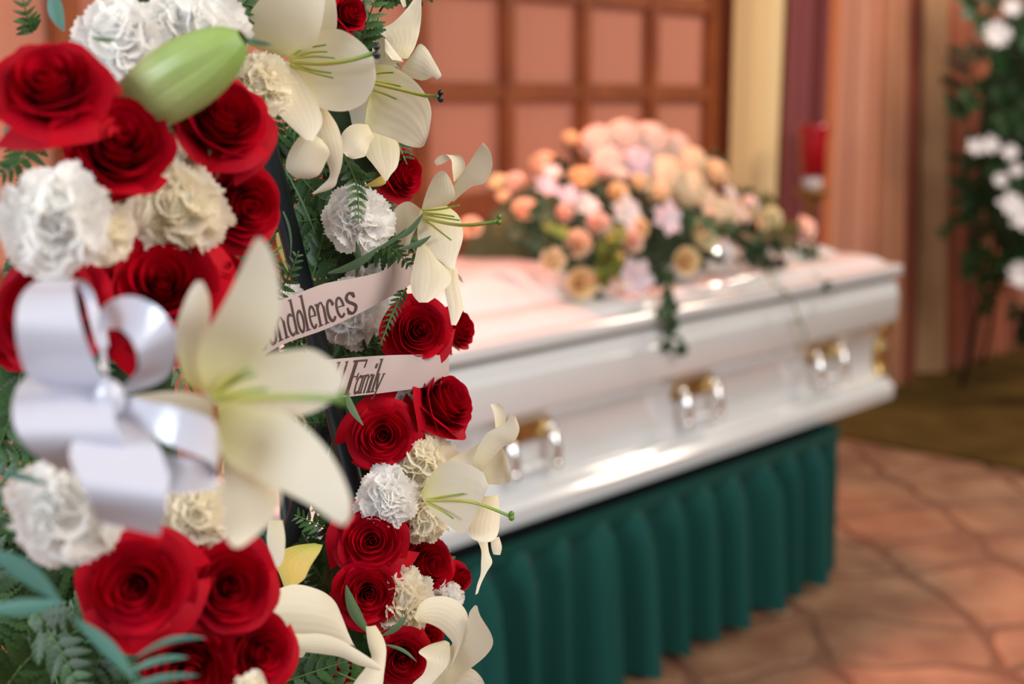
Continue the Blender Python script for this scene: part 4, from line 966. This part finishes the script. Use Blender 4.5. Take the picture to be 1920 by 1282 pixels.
# ------------------------------------------------------------------ foliage of the wreath
def pinna(seed, lobes=6, wid=.17):
    wid *= 1.5
    rr = random.Random(seed); b = MB(); n = lobes*4
    rows = []
    for i in range(n+1):
        v = i/n; env = wid*(1-v)**.55*(.55+.45*min(1, v*5)); ph = (v*lobes) % 1
        w = env*(.62+.5*ph) if i < n else .004; z = -.10*v*v
        rows.append([Vector((v+w*.35, -w, z-.05*w)), Vector((v, 0, z+.02)), Vector((v+w*.35, w, z-.05*w))])
    b.grid(rows); return b.me('pinna', M['fern'])
PIN = [pinna(s, 5 if s % 2 else 6, .15+.02*s) for s in range(4)]
b = MB(); rows = petal_rows(1, .14, -.35, .25, 4, 8, .2, .05); b.grid(rows); BLADE = b.me('blade', M['leaf'])
def frond(pts, wpx, n, label=None, group=None, seed=0, curl=0.0, sharp=1.0):
    rr = random.Random(seed); P = [W(*p) for p in pts]; d = sum(p[2] for p in pts)/len(pts); wl = wpx*d/F
    root = empty('fern_frond', P[0]); tag(root, label or 'dark green fern frond tucked between the flowers of the wreath', 'fern', group or 'fern frond fillers in the wreath')
    Q = [tuple(p) for p in P]; pp = [Vector(cr(Q, k/12)) for k in range(13)]
    b = MB(); b.tube(pp, [.0011*(1-.6*k/12) for k in range(13)], 5); part('rachis', b.me('rachis', M['stem']), root)
    fn = (CB+CR*rr.uniform(-.3, .5)+CU*rr.uniform(-.2, .4)).normalized()
    for i in range(n):
        v = .08+.9*i/n; o = Vector(cr(Q, v)); t = (Vector(cr(Q, min(1, v+.03)))-Vector(cr(Q, max(0, v-.03)))).normalized(); sd = t.cross(fn).normalized()
        L_ = wl*(1.05-.75*v)*min(1, .55+2*v)
        for s_ in (-1, 1):
            dr = (sd*s_*1.0+t*.75*sharp+fn*rr.uniform(-.35, .1)).normalized(); y = fn.cross(dr).normalized(); z = dr.cross(y)
            k = L_*rr.uniform(.88, 1.12); m4 = Matrix(((dr.x*k, y.x*k, z.x*k, o.x-P[0].x), (dr.y*k, y.y*k, z.y*k, o.y-P[0].y), (dr.z*k, y.z*k, z.z*k, o.z-P[0].z), (0, 0, 0, 1)))
            link('pinna', PIN[rr.randrange(4)], root, m4)
    return root
fr = [([(672,95,1.06),(688,45,1.04),(712,-25,1.03)], 52, 7, 'fern tip at the top edge between the red rose and the tallest lily petal'),
 ([(548,220,1.10),(590,262,1.07),(612,330,1.05)], 44, 9, 'fern behind the lower petals of the top lily'),
 ([(640,285,1.06),(668,345,1.03),(672,415,1.01)], 40, 10, 'fern hanging in front of the crisp white carnation'),
 ([(565,330,1.12),(600,370,1.10),(640,380,1.09)], 50, 8, 'fern left of the crisp white carnation'),
 ([(575,560,1.12),(600,470,1.11),(610,400,1.10)], 50, 10, 'fern standing between the easel leg and the crisp carnation'),
 ([(520,400,1.14),(545,300,1.13),(560,215,1.12)], 60, 10, 'fern in the upper wreath opening beside the dark red roses'),
 ([(762,540,1.04),(735,590,1.03),(712,650,1.03)], 22, 11, 'narrow fern tip hanging left of the rose by the upper ribbon'),
 ([(620,690,1.13),(665,655,1.11),(720,640,1.10)], 42, 8, 'fern between the two printed ribbons'),
 ([(640,640,1.12),(660,680,1.10),(700,700,1.09)], 40, 7, 'lower fern between the two printed ribbons'),
 ([(655,1010,1.10),(600,985,1.06),(552,965,1.04)], 44, 9, 'fern reaching left under the nearest lily tip'),
 ([(650,900,1.12),(655,850,1.10),(640,790,1.09)], 36, 8, 'fern left of the round rose below the ribbon'),
 ([(640,1060,1.14),(600,1050,1.12),(560,1010,1.10)], 44, 8, 'fern above the yellow green bud petal'),
 ([(700,1290,1.00),(620,1255,.98),(560,1225,.97)], 70, 7, 'broad fern leaf under the tan lily'),
 ([(500,1290,.98),(580,1262,.97),(650,1240,.97)], 60, 7, 'fern at the bottom edge below the tan lily'),
 ([(60,1140,.86),(110,1210,.84),(150,1300,.82)], 90, 9, 'large blurred fern in the lower left corner'),
 ([(10,1290,.88),(60,1230,.86),(150,1180,.84)], 90, 9, 'dark fern at the left of the lower left corner'),
 ([(200,1190,.86),(180,1250,.84),(130,1320,.82)], 80, 8, 'fern beside the bottom left roses'),
 ([(40,700,.90),(20,780,.88),(-10,860,.86)], 70, 8, 'fern at the left edge below the rose behind the bow'),
 ([(10,260,.86),(30,220,.84),(10,170,.84)], 60, 7, 'fern under the top left rose at the edge'),
 ([(60,250,.86),(40,300,.84),(0,330,.84)], 60, 7, 'fern between the top left rose and the blurred carnation'),
 ([(215,455,.86),(235,440,.84),(262,425,.83)], 34, 5, 'bit of fern between the carnations above the bow'),
 ([(470,30,1.0),(455,10,.98),(440,-20,.97)], 40, 6, 'fern at the top edge beside the white carnations'),
 ([(60,60,.9),(50,30,.88),(40,-20,.87)], 40, 6, 'fern above the top left rose'),
 ([(510,560,1.05),(540,520,1.03),(560,470,1.02)], 34, 8, 'dark fern left of the easel leg above the upper ribbon'),
 ([(560,640,1.10),(540,690,1.08),(500,720,1.06)], 46, 7, 'fern below the left part of the upper ribbon'),
 ([(700,445,1.09),(740,470,1.07),(770,500,1.06)], 34, 8, 'fern right of the crisp carnation behind the thin blades')]
for i, (pts, w_, n, lb) in enumerate(fr): frond(pts, w_, n, lb, 'fern fronds in the wreath', i)
rr = random.Random(5)
for i in range(110):
    a = rr.uniform(0, 2*PI); da = rr.uniform(-.055, .055)
    p = oval(a, -.01, da, da); out_ = (oval(a, 0, .01, .01)-oval(a)).normalized()*rr.uniform(-1, 1)+WN*.6+Vector((rr.uniform(-.5, .5), rr.uniform(-.3, .3), rr.uniform(-.8, .5)))
    out_.normalize(); root = frond([(960, 641, 1)]*3, 1, 0) if False else None
    L_ = rr.uniform(.06, .085); P = [p, p+out_*L_*.5+WN*.006, p+out_*L_]
    r_ = empty('fern_frond', p); tag(r_, 'dark green fern frond packed around the wreath base among the blooms', 'fern', 'fern frond fillers on the wreath base')
    b = MB(); b.tube(P, .001, 5); part('rachis', b.me('rachis', M['stem']), r_)
    fn = (WN+CB*.6+Vector((rr.uniform(-.3, .3),)*3)).normalized(); t = out_; sd = t.cross(fn).normalized(); fn = sd.cross(t).normalized()
    for k in range(7):
        o = P[0].lerp(P[2], .1+.85*k/7)-p
        for s_ in (-1, 1):
            dr = (sd*s_+t*.75+fn*rr.uniform(-.35, .1)).normalized(); y = fn.cross(dr).normalized(); z = dr.cross(y); q = .026*(1.05-.1*k)
            link('pinna', PIN[rr.randrange(4)], r_, Matrix(((dr.x*q, y.x*q, z.x*q, o.x), (dr.y*q, y.y*q, z.y*q, o.y), (dr.z*q, y.z*q, z.z*q, o.z), (0, 0, 0, 1))))
def blade(pts, wpx, label, m='leaf', bul=-.1):
    """slender leaf through the pixel points (x, y, depth), widest in its middle"""
    n = len(pts)-1; st = []
    for k, (x, y, d) in enumerate(pts):
        a, c = pts[max(0, k-1)], pts[min(n, k+1)]; dx, dy = c[0]-a[0], c[1]-a[1]; L_ = math.hypot(dx, dy) or 1; v = k/n
        w = wpx*.5*max(.04, math.sin(PI*(.06+.90*v))); st.append((x+dy/L_*w, y-dx/L_*w, x-dy/L_*w, y+dx/L_*w, d))
    b = MB(); b.grid(sheet(st, 0, 0, bul, nu=4, fold=.05)); x, y, d = pts[0]
    root = empty('slender_leaf', W(x, y, d)); tag(root, label, 'leaf', 'slender leaves in the wreath'); part('leaf_blade', b.me('leaf_blade', M[m]), root)
def mids(x0, y0, d0, x1, y1, d1, bx=0, by=0, n=4):
    return [(x0+(x1-x0)*k/n+bx*math.sin(PI*k/n), y0+(y1-y0)*k/n+by*math.sin(PI*k/n), d0+(d1-d0)*k/n) for k in range(n+1)]
bl = [((692,1186,1.0,649,1097,.985,-6,4), 22, 'leaf', 'grey green leaf pointing up in front of the low red rose'),
 ((716,1192,1.0,764,1151,.99,4,4), 12, 'leaf', 'small grey green leaf left of the arch of the bottom right lily'),
 ((718,1208,1.0,781,1240,.99,4,-6), 7, 'leaf', 'thin pale grey leaf crossing the lowest rose'),
 ((652,738,1.01,681,797,1.0,-8,-4), 14, 'leaf', 'grey green leaf hanging from the lower ribbon over the round rose'),
 ((742,450,1.04,793,400,1.03,4,4), 11, 'leaf', 'thin leaf pointing up at the throat of the lily right of the carnation'),
 ((752,466,1.04,808,442,1.03,2,4), 11, 'leaf', 'thin leaf pointing right across the same lily throat'),
 ((615,512,1.06,712,462,1.03,4,8), 16, 'leaf', 'long leaf along the top edge of the upper ribbon'),
 ((668,520,1.06,668,452,1.04,4,0), 12, 'leaf', 'upright leaf under the crisp white carnation'),
 ((700,470,1.06,762,428,1.04,2,4), 8, 'leaf', 'short thin leaf right of the crisp carnation'),
 ((-30,1030,.66,112,1128,.66,6,-8), 40, 'leaf_teal', 'blurred blue green leaf slanting down at the left edge'),
 ((-30,1142,.66,118,1128,.66,0,4), 32, 'leaf_teal', 'blurred flat green leaf meeting the slanting one at the left edge'),
 ((140,1160,.68,252,1275,.68,6,-4), 30, 'leaf_teal', 'blurred blue green leaf below the large blurred rose'),
 ((255,1232,.70,385,1196,.70,0,-14), 13, 'leaf_teal', 'thin blurred leaf over the bottom roses, topmost of three'),
 ((245,1258,.70,352,1232,.70,0,-8), 14, 'leaf_teal', 'thin blurred leaf over the bottom roses, middle of three'),
 ((238,1292,.70,372,1266,.70,0,-8), 16, 'leaf_teal', 'thin blurred leaf over the bottom roses, lowest of three'),
 ((-10,885,.66,92,910,.66,0,-4), 14, 'leaf_teal', 'blurred dark leaf across the left white carnation'),
 ((450,70,.80,512,84,.78,0,2), 10, 'leaf_teal', 'small dark leaf at the stalk end of the green bud'),
 ((172,70,.80,222,74,.78,0,3), 10, 'leaf', 'small dark leaf right of the top left rose'),
 ((100,-20,.84,120,58,.84,-6,0), 30, 'leaf_teal', 'broad grey leaf at the top edge above the top left rose'),
 ((700,-20,1.06,664,62,1.05,0,0), 12, 'leaf', 'dark leaf behind the rose at the top edge'),
 ((530,310,1.08,592,440,1.06,4,0), 4, 'leaf', 'hair thin grass strand crossing the upper opening'),
 ((520,375,1.08,545,480,1.06,10,0), 5, 'leaf', 'thin curved grass strand near the dark red roses')]
for a_, w_, m_, lb in bl: blade(mids(*a_), w_, lb, m_)
rr = random.Random(77)
def filler(n, xr, yr, dr_, w_, label, group):
    for i in range(n):
        x, y, d = rr.uniform(*xr), rr.uniform(*yr), rr.uniform(*dr_); a = rr.uniform(0, 2*PI); L_ = w_*rr.uniform(1.4, 2.2)
        frond([(x, y, d), (x+L_*.5*math.cos(a)+10, y+L_*.5*math.sin(a), d-.01), (x+L_*math.cos(a), y+L_*math.sin(a), d-.01)], w_, 7, label, group, rr.randrange(999))
filler(28, (505, 660), (200, 560), (1.12, 1.22), 55, 'dark fern frond filling the upper wreath opening', 'fern fronds in the upper opening')
filler(22, (480, 680), (600, 1180), (1.14, 1.22), 50, 'dark fern frond filling the lower wreath opening', 'fern fronds in the lower opening')
filler(34, (-30, 230), (1030, 1290), (.90, 1.0), 85, 'dark fern frond in the blurred lower left corner of the wreath', 'fern fronds in the lower left corner')
filler(18, (-20, 110), (640, 1000), (.90, 1.0), 85, 'dark fern frond at the left edge beside the bow', 'fern fronds beside the bow')
filler(8, (-10, 330), (160, 470), (.92, 1.0), 60, 'dark fern frond between the upper left roses and carnations', 'fern fronds among the upper left blooms')
